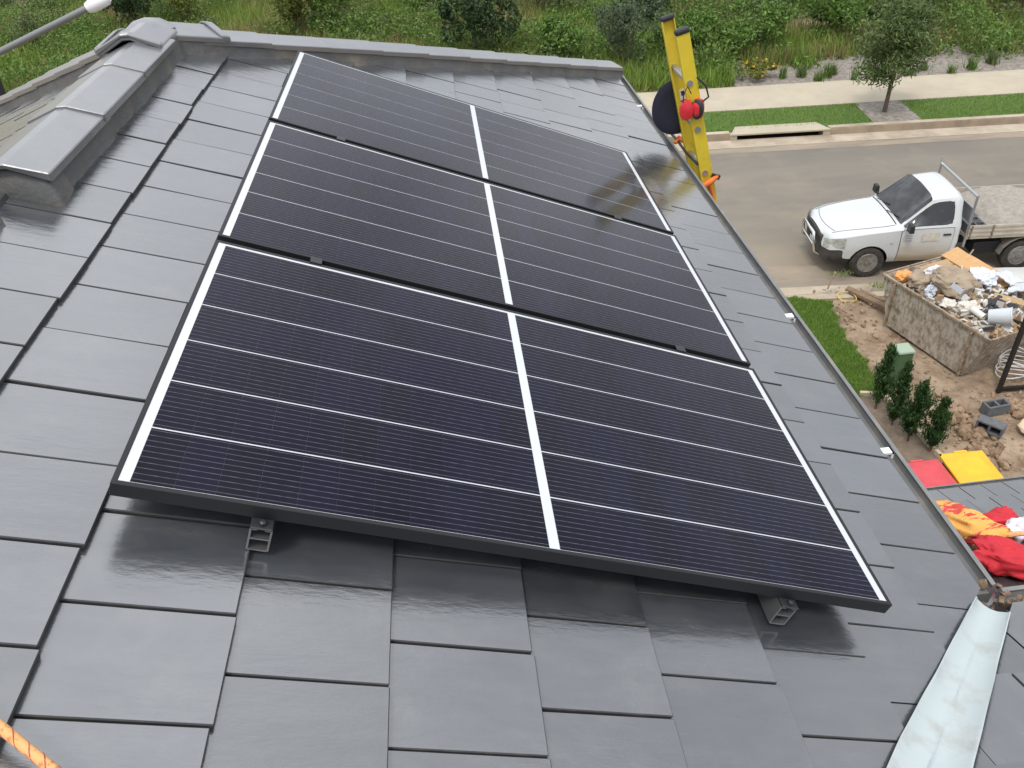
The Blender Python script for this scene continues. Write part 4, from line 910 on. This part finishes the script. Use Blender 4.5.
# ------------------------------------------------------------------ skip bin
SKIPM = mat('weathered_skip_steel', (.42, .38, .32), .8, (.22, .165, .115), scale=14, detail=12, lo=.43, hi=.66, stretch=(1.3, 1.3, .55), grime=((.11, .07, .04), 4.5, .5, .7, .85), bump=.4, bscale=30, dist=.01)
SL = Vector((.26, -.966, 0)).normalized(); SS = Vector((.966, .26, 0)).normalized(); SO = Vector((8.46, 11.18, GZ))  # top back-left corner, at ground height
def K(l, s, z): p = SO + SL * l + SS * s; return Vector((p.x, p.y, GZ + z))
TL_, TWd, TH_ = 2.46, 1.62, .95; BI = .32
skip = thing('skip_bin', 'weathered grey and rusty open skip heaped with building rubbish', 'skip bin', K(TL_ / 2, TWd / 2, 0))
for s, nm in ((0, 'side_plate'), (TWd, 'side_plate')):
    e = .03 if s == 0 else -.03
    MB().prism([K(0, s, TH_), K(TL_, s, TH_), K(TL_ - BI, s, .03), K(BI, s, .03)], [K(0, s + e, TH_), K(TL_, s + e, TH_), K(TL_ - BI, s + e, .03), K(BI, s + e, .03)]).build(nm, SKIPM, skip)
for l0, l1 in ((0, BI), (TL_, TL_ - BI)):
    e = .03 if l0 == 0 else -.03
    MB().prism([K(l0, .031, TH_ - .001), K(l0, TWd - .031, TH_ - .001), K(l1, TWd - .031, .04), K(l1, .031, .04)], [K(l0 + e, .031, TH_ - .001), K(l0 + e, TWd - .031, TH_ - .001), K(l1 + e, TWd - .031, .04), K(l1 + e, .031, .04)]).build('end_plate', SKIPM, skip)
MB().prism([K(BI, .03, .05), K(TL_ - BI, .03, .05), K(TL_ - BI, TWd - .03, .05), K(BI, TWd - .03, .05)], [K(BI, .03, .02), K(TL_ - BI, .03, .02), K(TL_ - BI, TWd - .03, .02), K(BI, TWd - .03, .02)]).build('floor_plate', SKIPM, skip)
RUSTY = mat('rusty_rim', (.17, .105, .06), .85, (.38, .31, .23), scale=10, bump=.4, bscale=40)
for P, Q in ((K(-.02, -.01, TH_), K(TL_ + .02, -.01, TH_)), (K(-.02, TWd + .01, TH_), K(TL_ + .02, TWd + .01, TH_)), (K(-.01, .02, TH_ + .002), K(-.01, TWd - .02, TH_ + .002)), (K(TL_ + .01, .02, TH_ + .002), K(TL_ + .01, TWd - .02, TH_ + .002))):
    MB().bar(P, Q, .04, .05).build('rim_rail', RUSTY, skip, bevel=.006)
for s in (-.028, TWd + .028):
    for l in (BI + .02, TL_ - BI - .02): MB().bar(K(l, s, .04), K(l, s, TH_ - .035), .05, .03, up=tuple(SL)).build('rib', RUSTY, skip, bevel=.005)
    for l in (.24, TL_ - .24): MB().lathe([(.03, 0), (.03, .08), (.045, .08), (.045, .1)], 12, T=ME(K(l, s, .62)) @ (SS * (-1 if s < 0 else 1)).to_track_quat('Z', 'Y').to_matrix().to_4x4() @ Matrix.Diagonal((.7, .7, .6, 1))).build('lifting_lug', RUSTY, skip)
RUB = mat('rubbish_mix', (.30, .22, .15), .95, (.52, .48, .42), scale=9, detail=9, lo=.42, hi=.6, bump=.8, bscale=25, dist=.03)
hm = MB()
def hz(l, s): return .80 + .26 * math.sin(math.pi * min(1, max(0, l / TL_))) * math.sin(math.pi * min(1, max(0, s / TWd))) + .09 * noise.noise(Vector((l * 3.1, s * 3.1, 2)))
hm.grid(40, 28, lambda a, b: K(.04 + (TL_ - .08) * a, .04 + (TWd - .08) * b, hz(TL_ * a, TWd * b) + .05 * noise.noise(Vector((a * 22, b * 16, 7)))))
o = hm.build('rubble_heap', RUB, None, off=K(0, 0, .5), smooth=25); o.location = K(0, 0, .5); stuff(o); o['label'] = 'mixed rubble filling the skip'
# broken bits nobody could count
def rr3(): return Euler((random.uniform(0, 6.28), random.uniform(0, 6.28), random.uniform(0, 6.28))).to_matrix()
for nm, m_, n_ in (('rubble_scraps', mat('pale_scraps', (.55, .53, .50), .8, island=.35), 150), ('timber_scraps', mat('timber_scraps', (.36, .24, .14), .85, island=.4), 110), ('dark_scraps', mat('dark_scraps', (.06, .06, .065), .7, island=.5), 60)):
    q = MB()
    for i in range(n_):
        l, s = random.uniform(.1, TL_ - .1), random.uniform(.1, TWd - .1)
        q.box(K(l, s, hz(l, s) + .03), (random.uniform(.05, .24), random.uniform(.03, .12), random.uniform(.008, .05)), R=rr3())
    stuff(q.build(nm, m_))
CARD = mat('brown_card', (.42, .29, .16), .85, (.36, .24, .13), scale=6); SACK = mat('brown_sack', (.36, .29, .21), .95, (.28, .21, .15), scale=6, bump=.6, bscale=14, dist=.03)
PLASTW = mat('white_plastic_sheet', (.58, .60, .64), .4, bump=.4, bscale=10, dist=.03); PLASTG = mat('pale_grey_plastic', (.50, .53, .58), .4, bump=.3, bscale=12, dist=.02)
PLY = mat('orange_ply', (.55, .33, .15), .75, (.48, .28, .12), scale=4, stretch=(1, 6, 1))
def crumple(name, c, d, m, label, cat, rz=0, amp=.25, seed=0, grp=None, tilt=(0, 0)):
    q = MB(); R = Euler((tilt[0], tilt[1], rz)).to_matrix()
    def fn(a, b):
        th = a * 2 * math.pi; ph = (b - .5) * math.pi * .998; v = Vector((math.cos(ph) * math.cos(th), math.cos(ph) * math.sin(th), math.sin(ph)))
        v = Vector([math.copysign(abs(x) ** .7, x) for x in v])
        k = 1 + amp * noise.noise(v * 1.9 + Vector((seed * 7, 0, 0))) + amp * .5 * noise.noise(v * 5 + Vector((0, seed * 5, 0))) + amp * (.07 if 'Fabric' in label or 'fabric' in label or 'cloth' in label else .22) * noise.noise(v * 11)
        return R @ Vector((v.x * k * d[0] / 2, v.y * k * d[1] / 2, v.z * k * d[2] / 2))
    q.grid(48, 28, fn); o = q.build(name, m, None, smooth=75 if 'fabric' in label or 'cloth' in label else 45); o.location = c; return tag(o, label, cat, grp)
def sheet(name, c, d, m, label, cat, rz=0, tilt=(0, 0), amp=.04, seed=0, grp=None):
    q = MB(); R = Euler((tilt[0], tilt[1], rz)).to_matrix(); n = 14
    top = lambda a, b: R @ Vector(((a - .5) * d[0], (b - .5) * d[1], amp * noise.noise(Vector((a * 3 + seed, b * 3, seed))) + amp * .4 * noise.noise(Vector((a * 8 + seed, b * 8, seed)))))
    q.grid(n, n, top); q.grid(n, n, lambda a, b: top(a, b) - Vector((0, 0, d[2])))
    m_ = (n + 1) * (n + 1); ring = [i for i in range(n + 1)] + [j * (n + 1) + n for j in range(1, n + 1)] + [n * (n + 1) + i for i in range(n - 1, -1, -1)] + [j * (n + 1) for j in range(n - 1, 0, -1)]
    for a, b in zip(ring, ring[1:] + ring[:1]): q.f.append((a, b, b + m_, a + m_))
    o = q.build(name, m, None, smooth=40); o.location = c; return tag(o, label, cat, grp)
crumple('crumpled_sack', K(.98, .62, 1.12), (.62, .75, .34), SACK, 'big crumpled brown sack on top of the skip heap', 'sack', .3, .3, 1)
crumple('crumpled_sack', K(.52, .36, .98), (.45, .36, .26), SACK, 'smaller crumpled brown sack near the left end of the skip', 'sack', .9, .35, 2)
crumple('orange_bag', K(.22, .24, .94), (.30, .22, .20), mat('orange_plastic', (.72, .33, .10), .6), 'orange plastic bag in the left corner of the skip', 'bag', .4, .3, 3)
crumple('plastic_bundle', K(.52, .62, 1.1), (.36, .2, .16), PLASTW, 'crumpled white plastic at the back left of the skip heap', 'plastic', .2, .4, 4)
crumple('plastic_bundle', K(1.12, 1.12, 1.12), (.55, .42, .26), PLASTW, 'bundle of white and bluish plastic in the middle of the skip heap', 'plastic', .9, .45, 5)
crumple('plastic_bundle', K(.86, .28, .98), (.30, .18, .2), PLASTG, 'grey plastic wrap by the near rim of the skip', 'plastic', .9, .5, 6)
crumple('plaster_lump', K(1.62, .36, 1.0), (.36, .25, .2), mat('plaster', (.60, .56, .50), .9), 'pale plaster lump by the near rim of the skip', 'lump', 0, .4, 7)
crumple('plaster_lump', K(1.35, .22, .95), (.28, .22, .18), mat('plaster', (0, 0, 0)), 'small pale plaster lump midway along the near rim', 'lump', 1, .4, 8)
crumple('black_bag', K(1.72, .85, 1.02), (.42, .26, .14), mat('black_bag', (.02, .02, .022), .4), 'flattened black bag beside the white bucket', 'bag', .6, .4, 9)
sheet('ply_sheet', K(.70, 1.46, 1.06), (1.35, .36, .02), PLY, 'long orange brown board along the back of the skip', 'board', math.atan2(SL.y, SL.x), (.25, .04), .02, 3)
sheet('white_board', K(1.30, 1.55, 1.14), (.42, .34, .02), PLASTW, 'bright white sheet at the back of the skip', 'sheet', .4, (.2, .2), .04, 5)
sheet('white_board', K(1.62, 1.42, 1.12), (.36, .30, .02), PLASTW, 'white square sheet at the right end of the skip heap', 'sheet', .9, (-.35, .2), .03, 6)
sheet('card_sheet', K(.30, .95, 1.0), (.7, .28, .012), CARD, 'brown cardboard strip along the left end of the skip', 'cardboard', math.atan2(SS.y, SS.x), (.2, 0), .05, 8)
sheet('card_sheet', K(1.85, 1.15, 1.06), (.7, .16, .02), CARD, 'narrow brown board lying across the right of the skip', 'cardboard', -.6, (.1, .12), .02, 9)
def bucket(c, axis, label):
    t = thing('bucket', label, 'bucket', c); T_ = ME(c) @ Vector(axis).to_track_quat('Z', 'Y').to_matrix().to_4x4()
    MB().lathe([(.001, 0), (.12, 0), (.125, .02), (.15, .32), (.158, .325), (.158, .345), (.148, .345), (.145, .32), (.118, .03), (.001, .03)], 28, T=T_).build('shell', mat('bucket_plastic', (.52, .55, .58), .4), t, smooth=40)
    MB().tube([T_ @ Vector((.15 * math.cos(a), .15 * math.sin(a) , .33 + .0 + .13 * math.sin(a) * 1)) for a in np.linspace(0, math.pi, 12)], .004, 5).build('handle', ALU, t)
bucket(K(1.98, .42, 1.02), (.80, -.55, .25), 'white plastic bucket lying on its side by the skip rim')
t = single(MB().lathe([(.048, 0), (.055, 0), (.055, .24), (.048, .24)], 20, T=ME(K(1.72, .32, 1.06)) @ Vector((.4, -.9, -.2)).to_track_quat('Z', 'Y').to_matrix().to_4x4(), close=True), 'pipe_offcut', mat('white_pipe', (.68, .67, .64), .4), 'short white pipe offcut left of the bucket', 'pipe', K(1.72, .32, 1.06), smooth=40)
q = MB(); T_ = ME(K(1.22, .52, 1.12)) @ Euler((.25, .2, .5)).to_matrix().to_4x4()
for c, d in (((0, 0, 0), (.30, .22, .01)), ((.145, 0, .05), (.01, .22, .1)), ((-.145, 0, .05), (.01, .22, .1)), ((0, .105, .05), (.28, .01, .1)), ((0, -.105, .05), (.28, .01, .1))): q.box(c, d, T=T_)
single(q, 'plastic_tub', PLASTG, 'open grey plastic tub on the skip heap', 'tub', K(1.22, .52, 1.12))
sheet('concrete_sheet', Vector((11.4, 11.9, GZ + .06)), (2.2, .9, .04), mat('pale_sheet', (.56, .56, .55), .6), 'pale sheet lying on the ground between the skip and the truck', 'sheet', TH, (.04, 0), .03, 2)

# ------------------------------------------------------------------ yard things
MB_ = MB(); poly = [(3.0, 12.55), (7.2, 12.1), (7.86, 11.82), (7.72, 11.1), (7.62, 10.5), (7.66, 9.9), (7.58, 9.35), (7.42, 8.85), (3.0, 8.85)]
MB_.prism([(x, y, GZ + .05) for x, y in poly], [(x, y, GZ - .1) for x, y in poly]); struct(MB_.build('turf_bed', TURFM))
n = 60000; x = RNG.uniform(5.8, 7.95, n); y = RNG.uniform(8.83, 12.4, n)
edge = np.interp(y, [8.85, 9.35, 9.9, 10.5, 11.1, 11.82, 12.1], [7.42, 7.58, 7.66, 7.62, 7.72, 7.86, 7.3]) + .05 * np.sin(y * 13) + .03 * np.sin(y * 31)
k = (x < edge) & (y < 12.55 - .103 * (x - 3) + .02 * np.sin(x * 20)); P = np.stack([x[k], y[k], np.full(k.sum(), GZ + .045)], 1)
V, F = blades(P, .055, .012, .5); stuff(link('turf_grass', tri_mesh('turf_grass', V, F, TURFB)))
gb = MB(); poly = [(3, 8.85), (7.42, 8.8), (7.52, 8.2), (7.56, 7.5), (7.66, 7.2), (7.66, 4.6), (3, 4.6)]; gb.add([(x, y, GZ + .04) for x, y in poly], [tuple(range(len(poly)))]); struct(gb.build('garden_bed', mat('garden_soil', (.15, .11, .08), .95, (.22, .17, .125), scale=6, bump=.8, bscale=20, dist=.04)))
EDGEM = mat('pale_timber_edging', (.55, .45, .33), .85, (.46, .37, .27), scale=5)
for (x0, y0), (x1, y1), lab in (((7.12, 8.88), (7.46, 8.80), 'short pale garden edging board at the end of the lawn'), ((7.48, 8.78), (7.56, 8.10), 'pale garden edging board beside the first conifer'), ((7.57, 8.06), (7.60, 7.36), 'pale garden edging board beside the middle conifers'), ((7.61, 7.32), (7.70, 6.5), 'pale garden edging board nearest the bins')):
    single(MB().bar((x0, y0, GZ + .05), (x1, y1, GZ + .05), .06, .14), 'edging_board', EDGEM, lab, 'edging', Vector((x0, y0, GZ)), 'garden edging boards', bevel=.006)
# conifers
for i, (x, y, h, wd, lab) in enumerate(((7.22, 8.50, 1.38, .40, 'young dark conifer farthest from the bins, beside the lawn'), (7.28, 8.06, 1.32, .46, 'young dark conifer in front of the green pillar'), (7.34, 7.66, 1.27, .54, 'widest young dark conifer, third along the garden edge'), (7.54, 7.38, 1.12, .46, 'young dark conifer nearest the yellow bin'))):
    rng = np.random.default_rng(50 + i); t = thing('conifer', lab, 'conifer', (x, y, GZ), 0, 'young conifers along the garden edge')
    P = []
    for q in range(95):
        z = rng.uniform(.14, .93); a = rng.uniform(0, 6.28); L = wd / 2 * (min(1, (z - .02) / .25) * min(1, (1.06 - z) / .72) ** 1.0) * rng.uniform(.4, 1.0)
        d = np.array([math.cos(a), math.sin(a), rng.uniform(1.0, 2.2)]) * L
        b0 = np.array([0, 0, z * h - .4 * L]); ns = int(16 + 60 * L / .25)
        P.append(b0 + d * rng.uniform(.15, 1, (ns, 1)) + rng.normal(0, .022, (ns, 3)))
    P = np.concatenate(P); P = P[P[:, 2] > .1]
    V, F = leaves(P, .075, .017, 1.6, rng=rng); link('foliage', tri_mesh('foliage', V, F, LEAF_C), t)
    MB().tube([(0, 0, -.05), (.01, .01, h * .4), (.02, 0, h * .85)], [.022, .016, .006], 6).build('trunk', BARK, t, off=Z0)
# green pillar
t = thing('utility_pillar', 'green plastic utility pillar with a pale lid behind the conifers', 'utility box', (7.86, 9.13, GZ))
PG = mat('green_plastic', (.065, .13, .06), .5); MB().box((0, 0, .34), (.26, .26, .74), taper=.97).build('body', PG, t, off=Z0, bevel=.012)
MB().box((0, 0, .735), (.29, .29, .05), taper=.92).build('lid', mat('pale_green_plastic', (.30, .38, .28), .5), t, off=Z0, bevel=.012)
# wheelie bins
BODY = mat('bin_green', (.02, .05, .03), .5)
def bin_(c, rz, lidm, lab):
    t = thing('wheelie_bin', lab, 'bin', c, rz, 'wheelie bins behind the lower roof')
    q = MB(); q.prism([(-.27, -.31, .98), (.27, -.31, .98), (.27, .33, .98), (-.27, .33, .98)], [(-.22, -.20, .06), (.22, -.20, .06), (.22, .28, .06), (-.22, .28, .06)]); q.build('body', BODY, t, off=Z0, bevel=.02)
    q = MB(); q.grid(14, 14, lambda a, b: ((a - .5) * .60, -.36 + .72 * b, 1.0 + .05 * (max(0, math.sin(a * math.pi)) * max(0, math.sin(b * math.pi))) ** .35 + (.028 if .2 < a < .8 and .2 < b < .75 else 0)))
    q.box((0, 0, .985), (.6, .72, .03)); ld_ = q.build('lid', lidm, t, off=Z0, smooth=40)
    hb_ = MB(); hb_.tube([(-.24, .37, 1.0), (.24, .37, 1.0)], .016, 8); hb_.build('handle', BODY, t, off=Z0)
    for s in (-1, 1): MB().lathe([(.10, -.025), (.10, .025)], 18, T=ME((.25 * s, .30, .10)) @ Euler((0, math.pi / 2, 0)).to_matrix().to_4x4()).build('wheel', SEAL, t, off=Z0)
    lp = MB(); lp.box((0, -.365, 1.0), (.18, .03, .025)); lp.build('lid_lip', lidm, ld_, off=Z0)
bin_(Vector((6.53, 5.90, GZ)), math.pi + .02, mat('red_lid', (.62, .07, .08), .5, (.55, .055, .07), scale=5), 'wheelie bin with a faded red lid')
bin_(Vector((7.17, 5.98, GZ)), math.pi - .04, mat('yellow_lid', (.80, .48, .02), .45, (.72, .42, .02), scale=5), 'wheelie bin with a bright yellow lid')
# blocks on the dirt
besser(Vector((9.03, 8.12, GZ + .01)), Matrix.Rotation(.10, 3, 'Z'), 'hollow concrete block standing holes up on the dirt')
besser(Vector((8.74, 7.72, GZ + .14)), Matrix.Rotation(-.88, 3, 'Z') @ Matrix.Rotation(math.pi / 2, 3, 'X'), 'hollow concrete block lying on its side, holes to the left')
crumple('cream_slab', Vector((9.42, 7.62, GZ + .08)), (.62, .42, .1), mat('cream_stone', (.60, .46, .32), .85), 'flat cream slab on the dirt beside the concrete blocks', 'slab', .5, .08, 11)
single(MB().bar((8.40, 12.2, GZ + .05), (8.86, 11.25, GZ + .07), .14, .06), 'timber_plank', mat('old_timber', (.16, .10, .06), .85, (.24, .17, .11), scale=6, stretch=(1, 6, 1)), 'old brown timber plank on the dirt left of the skip', 'plank', Vector((8.4, 12.2, GZ)))
single(MB().bar((8.62, 12.1, GZ + .03), (8.98, 11.5, GZ + .03), .08, .05), 'timber_batten', mat('old_timber', (0, 0, 0)), 'thin timber batten beside the plank left of the skip', 'batten', Vector((8.62, 12.1, GZ)))
single(MB().bar((8.05, 12.35, GZ), (8.11, 12.3, GZ + .42), .03, .03), 'survey_peg', mat('peg_timber', (.35, .27, .18), .8), 'thin timber peg at the corner of the lawn', 'peg', Vector((8.05, 12.35, GZ)))
single(MB().tube([Vector((8.3 + .25 * math.cos(a) * (1 - a / 14), 11.95 + .2 * math.sin(a), GZ + .03 + .01 * math.sin(a * 3))) for a in np.linspace(0, 8, 36)], .009, 5), 'yellow_tape', mat('yellow_tape', (.65, .48, .08), .6), 'loop of yellow tape on the dirt by the timber peg', 'tape', Vector((8.3, 11.95, GZ)))
# black gate frame with a coil of white hose behind it
t = thing('gate_frame', 'black metal gate frame standing at the right edge', 'gate', (9.40, 8.60, GZ))
BLK = mat('black_powdercoat', (.012, .012, .013), .45)
for p_, q2, nm in (((9.4, 8.6, GZ), (9.4, 8.6, GZ + 1.5), 'stile'), ((10.5, 8.56, GZ), (10.5, 8.56, GZ + 1.5), 'stile'), ((9.435, 8.6, GZ + .06), (10.465, 8.56, GZ + .06), 'rail'), ((9.435, 8.6, GZ + 1.45), (10.465, 8.56, GZ + 1.45), 'rail')):
    MB().bar(p_, q2, .065, .05, up=(0, 1, 0)).build(nm, BLK, t)
cc = Vector((9.86, 8.98, GZ + .06)); q = MB()
q.tube([cc + Vector((math.cos(a) * (.27 + .03 * math.sin(a * 2.3)), math.sin(a) * (.22 + .03 * math.cos(a * 1.7)), .012 * a + .02 * math.sin(a * 3.1))) for a in np.linspace(0, 34, 230)], .011, 5)
single(q, 'hose_coil', mat('white_hose', (.66, .66, .64), .5), 'tangled coil of white hose behind the black gate frame', 'hose', cc, smooth=60)
# dirt clods and dug clay
def rock(q, c, r, sd):
    R = rr3(); v0 = Vector((sd * 3.1, sd * 1.7, 0))
    q.grid(7, 5, lambda a, b: Vector(c) + R @ (Vector((math.cos((b - .5) * 3.13) * math.cos(a * 6.2832) * 1.25, math.cos((b - .5) * 3.13) * math.sin(a * 6.2832), math.sin((b - .5) * 3.13) * .75)) * r * (1 + .5 * noise.noise(v0 + Vector((math.cos(a * 6.2832) * 1.6, math.sin(a * 6.2832) * 1.6, b * 2.5))))))
q = MB()
for i in range(1500):
    x, y = random.uniform(7.75, 11.8), random.uniform(6.0, 12.4); r = random.uniform(.007, .03) * (2.2 if random.random() < .05 else 1)
    if 0 < (Vector((x, y, 0)) - Vector((SO.x, SO.y, 0))).dot(SL) < TL_ and 0 < (Vector((x, y, 0)) - Vector((SO.x, SO.y, 0))).dot(SS) < TWd: continue
    rock(q, (x, y, dirtz(x, y) + r * .3), r, i)
stuff(q.build('dirt_clods', mat('dirt_clods', (.25, .17, .11), .95, (.38, .29, .2), scale=3), smooth=40))
q = MB()
for i in range(130):
    a = random.uniform(0, 1); x, y = 8.30 + random.gauss(0, .12) + .2 * a, 6.9 + 1.4 * a + random.gauss(0, .05); r = random.uniform(.02, .085)
    rock(q, (x, y, GZ + r * .4), r, i)
for i in range(60):
    x, y = 9.4 + random.gauss(0, .12), 8.08 + random.gauss(0, .08); r = random.uniform(.02, .08); rock(q, (x, y, GZ + r * .5), r, i)
stuff(q.build('clay_lumps', mat('clay_lumps', (.20, .125, .075), .95, (.34, .24, .16), scale=9, bump=.5, bscale=40), smooth=40))
# sparse weeds by the near kerb
P = np.stack([RNG.uniform(8.0, 9.4, 1500), RNG.uniform(12.1, 12.95, 1500), np.full(1500, GZ - .02)], 1); P = P[vnoise(P[:, 0], P[:, 1], 1.8, 4.0) > .18]
V, F = blades(P, .09, .014, .6); stuff(link('kerb_weeds', tri_mesh('kerb_weeds', V, F, TURFB)))

# ------------------------------------------------------------------ bags on the lower roof
def lowz(y): return LZ - (y - LY) * TA
REDF = mat('red_fabric', (.62, .02, .035), .65, (.50, .015, .03), scale=5, bump=.5, bscale=9, dist=.03)
YELF = mat('orange_yellow_fabric', (.80, .42, .10), .7, (.60, .06, .05), scale=4.0, lo=.52, hi=.56, stretch=(1, 3, 1), bump=.4, bscale=9, dist=.03)
WHF = mat('white_fabric', (.72, .70, .78), .7, bump=.5, bscale=9, dist=.03)
def onlow(x, y, dz): return Vector((x, y, lowz(y) + dz))
crumple('safety_bag', onlow(4.93, 3.36, .10), (.30, .80, .22), YELF, 'orange and yellow fabric bag with red bands against the main gutter', 'bag', .25, .3, 21, 'bags on the lower roof', (-A, 0))
crumple('safety_bag', onlow(5.25, 3.36, .08), (.34, .24, .18), REDF, 'red fabric bag farther down the lower roof', 'bag', .1, .28, 22, 'bags on the lower roof', (-A, 0))
crumple('safety_bag', onlow(4.86, 2.72, .12), (.52, .42, .2), REDF, 'red fabric bag nearest the gutter corner', 'bag', -.5, .3, 23, 'bags on the lower roof', (-A, 0))
crumple('safety_bag', onlow(5.36, 2.80, .10), (.40, .42, .22), REDF, 'red fabric bag at the right edge below the white cloth', 'bag', .4, .3, 25, 'bags on the lower roof', (-A, 0))
crumple('white_cloth', onlow(5.34, 3.12, .10), (.40, .28, .2), WHF, 'bundle of white cloth among the red bags', 'cloth', .4, .3, 24, None, (-A, 0))
crumple('green_pouch', onlow(5.08, 3.10, .13), (.13, .11, .1), mat('green_fabric', (.10, .17, .04), .7), 'small green pouch between the red bags', 'pouch', 0, .2, 26)
q = MB(); cc = onlow(5.14, 2.98, .19); q.tube([cc + Vector((.36 * (a - .3), -.2 * a, .06 * math.sin(a * 6))) for a in np.linspace(0, 1, 14)], .022, 6); single(q, 'strap_webbing', mat('peach_webbing', (.75, .45, .22), .7), 'peach coloured strap lying across the red bags', 'strap', cc, smooth=60)

# ------------------------------------------------------------------ trees and shrubs
def street_tree():
    b = Vector((13.84, 21.83, GZ)); t = thing('street_tree', 'young street tree with a grey green crown in the mulch gap of the far verge', 'tree', b)
    rng = np.random.default_rng(5); tr = MB(); tr.tube([(0, 0, -.1), (.03, .02, .6), (.06, 0, 1.3), (.1, .05, 2.4)], [.075, .06, .05, .02], 8)
    tr.build('trunk', BARK, t, off=Z0, smooth=60)
    pts = []
    br = MB()
    for i in range(34):
        a = rng.uniform(0, 6.28); z0 = rng.uniform(.95, 2.75); L = rng.uniform(.55, 1.0) * (1.15 - abs(z0 - 1.4) * .25); el = rng.uniform(-.1, .9)
        p0 = np.array([.05, .02, z0]); d = np.array([math.cos(a) * math.cos(el), math.sin(a) * math.cos(el), math.sin(el)])
        p1 = p0 + d * L; br.tube([tuple(p0), tuple((p0 + p1) / 2 + np.array([0, 0, .05])), tuple(p1)], [.018, .012, .004], 4)
        for s in rng.uniform(.2, 1.08, 300): pts.append(p0 + d * L * s + rng.normal(0, .16, 3) - np.array([0, 0, .1 * s]))
    br.build('branch', BARK, t, off=Z0); P = np.array(pts); V, F = leaves(P, .15, .04, -.3, rng=rng); link('crown', tri_mesh('crown', V, F, LEAF_S2), t)
LEAF_S2 = leafmat('olive_tree_leaf', (.085, .135, .04), (.135, .18, .06), isl=.5)
street_tree()
SH = [  # name, X, Y, height, width, material, label, seed, n
 ('shrub', 2.25, 31.6, 3.7, 3.0, LEAF_D, 'dark rounded shrub just beyond the middle of the roof hip', 1, 2600),
 ('shrub', -5.6, 37.9, 2.6, 2.5, LEAF_Y, 'yellow green shrub beyond the roof, left of the dark rounded shrub', 2, 1500),
 ('shrub', -4.0, 38.8, 3.0, 2.2, LEAF_G, 'tall mid green shrub touching the yellow green shrub', 3, 1300),
 ('shrub', -14.2, 43.0, 3.6, 3.0, LEAF_D, 'dark shrub right above the roof apex', 4, 1800),
 ('shrub', -11.3, 42.0, 3.0, 2.0, LEAF_Y, 'thin yellow green shrub right of the roof apex', 5, 700),
 ('shrub', 7.3, 28.6, 2.6, 2.3, LEAF_S, 'grey green shrub just behind the hip corner of the roof', 6, 1500),
 ('shrub', 5.4, 30.2, 2.0, 2.6, LEAF_G, 'low green shrub left of the grey green shrub', 7, 1300),
 ('shrub', 14.6, 33.2, 3.0, 2.6, LEAF_S, 'pale flowering shrub on the rise beyond the mulch bed', 8, 1500),
 ('shrub', 9.5, 34.5, 2.6, 3.4, LEAF_D, 'dark shrub behind the ladder top', 9, 1500),
 ('shrub', 19.5, 31.8, 3.2, 3.6, LEAF_D, 'dark shrub behind the street tree on its right', 10, 1900),
 ('shrub', 24.0, 31.2, 3.2, 4.0, LEAF_D, 'dark shrub in the upper right corner', 11, 2000),
 ('shrub', 12.2, 29.6, 1.7, 3.0, LEAF_G, 'bright green low shrub behind the yellow flowers', 12, 1600),
 ('shrub', 15.6, 30.2, 1.9, 3.4, LEAF_G, 'bright green spreading shrub left of the street tree', 13, 1800),
 ('shrub', 17.8, 29.6, 1.8, 2.6, LEAF_P, 'pale olive shrub directly behind the street tree', 14, 1300),
 ('shrub', 9.6, 29.4, 1.6, 2.6, LEAF_G, 'low green shrub beside the top of the ladder', 15, 1300),
 ('shrub', -18.5, 40.5, 1.6, 2.6, LEAF_P, 'low pale shrub above the left roof edge', 16, 900),
 ('shrub', 0.2, 41.0, 2.0, 3.2, LEAF_G, 'low green shrub behind the dark rounded shrub on its left', 17, 1200),
 ('shrub', 5.6, 38.5, 2.2, 3.0, LEAF_P, 'pale olive shrub behind the dark rounded shrub on its right', 18, 1200),
]
for nm, x, y, h, wd, m_, lab, sd_, n_ in SH: shrub(nm, (x, y, GZ - .02), h, wd, m_, lab, n=int(n_ * 2.2), leaf=(.17, .075) if m_ not in (LEAF_S, LEAF_P) else (.15, .05), seed=sd_, group='shrubs in the rough reserve')
shrub('flowering_shrub', (11.45, 26.15, GZ), .5, 2.1, LEAF_Y, 'low shrub speckled with yellow flowers at the edge of the footpath', 'shrub', 700, (.16, .06), 9, None, 4, 30, 110)
for i, s in enumerate((9.35, 9.9, 10.3, 10.75, 11.1, 11.5, 13.4, 14.0, 14.6, 15.6, 16.4)):
    p = sr(s, 26.75 + .2 * math.sin(i * 2.1), GZ); n_ = 90; rng = np.random.default_rng(70 + i)
    V, F = blades(np.stack([rng.normal(0, .07, n_), rng.normal(0, .07, n_), np.zeros(n_)], 1), .36, .03, .4, rng)
    o = link('grass_tuft', tri_mesh('grass_tuft', V, F, LEAF_P if i % 3 == 1 else LEAF_G)); o.location = p + E2 * random.uniform(-.25, .35) + E1 * random.uniform(-.12, .12); o.scale = (random.uniform(.7, 1.4),) * 2 + (random.uniform(.7, 1.5),)
    tag(o, 'strappy plant in the mulch bed, ' + ['at the left end of the row by the flowers', 'second from the yellow flowers', 'third from the yellow flowers', 'fourth from the yellow flowers', 'fifth from the yellow flowers', 'just left of the street tree', 'just right of the street tree crown', 'second to the right of the street tree', 'third to the right of the street tree', 'second from the right edge', 'nearest the right edge of the picture'][i], 'plant', 'strappy plants in the mulch bed')
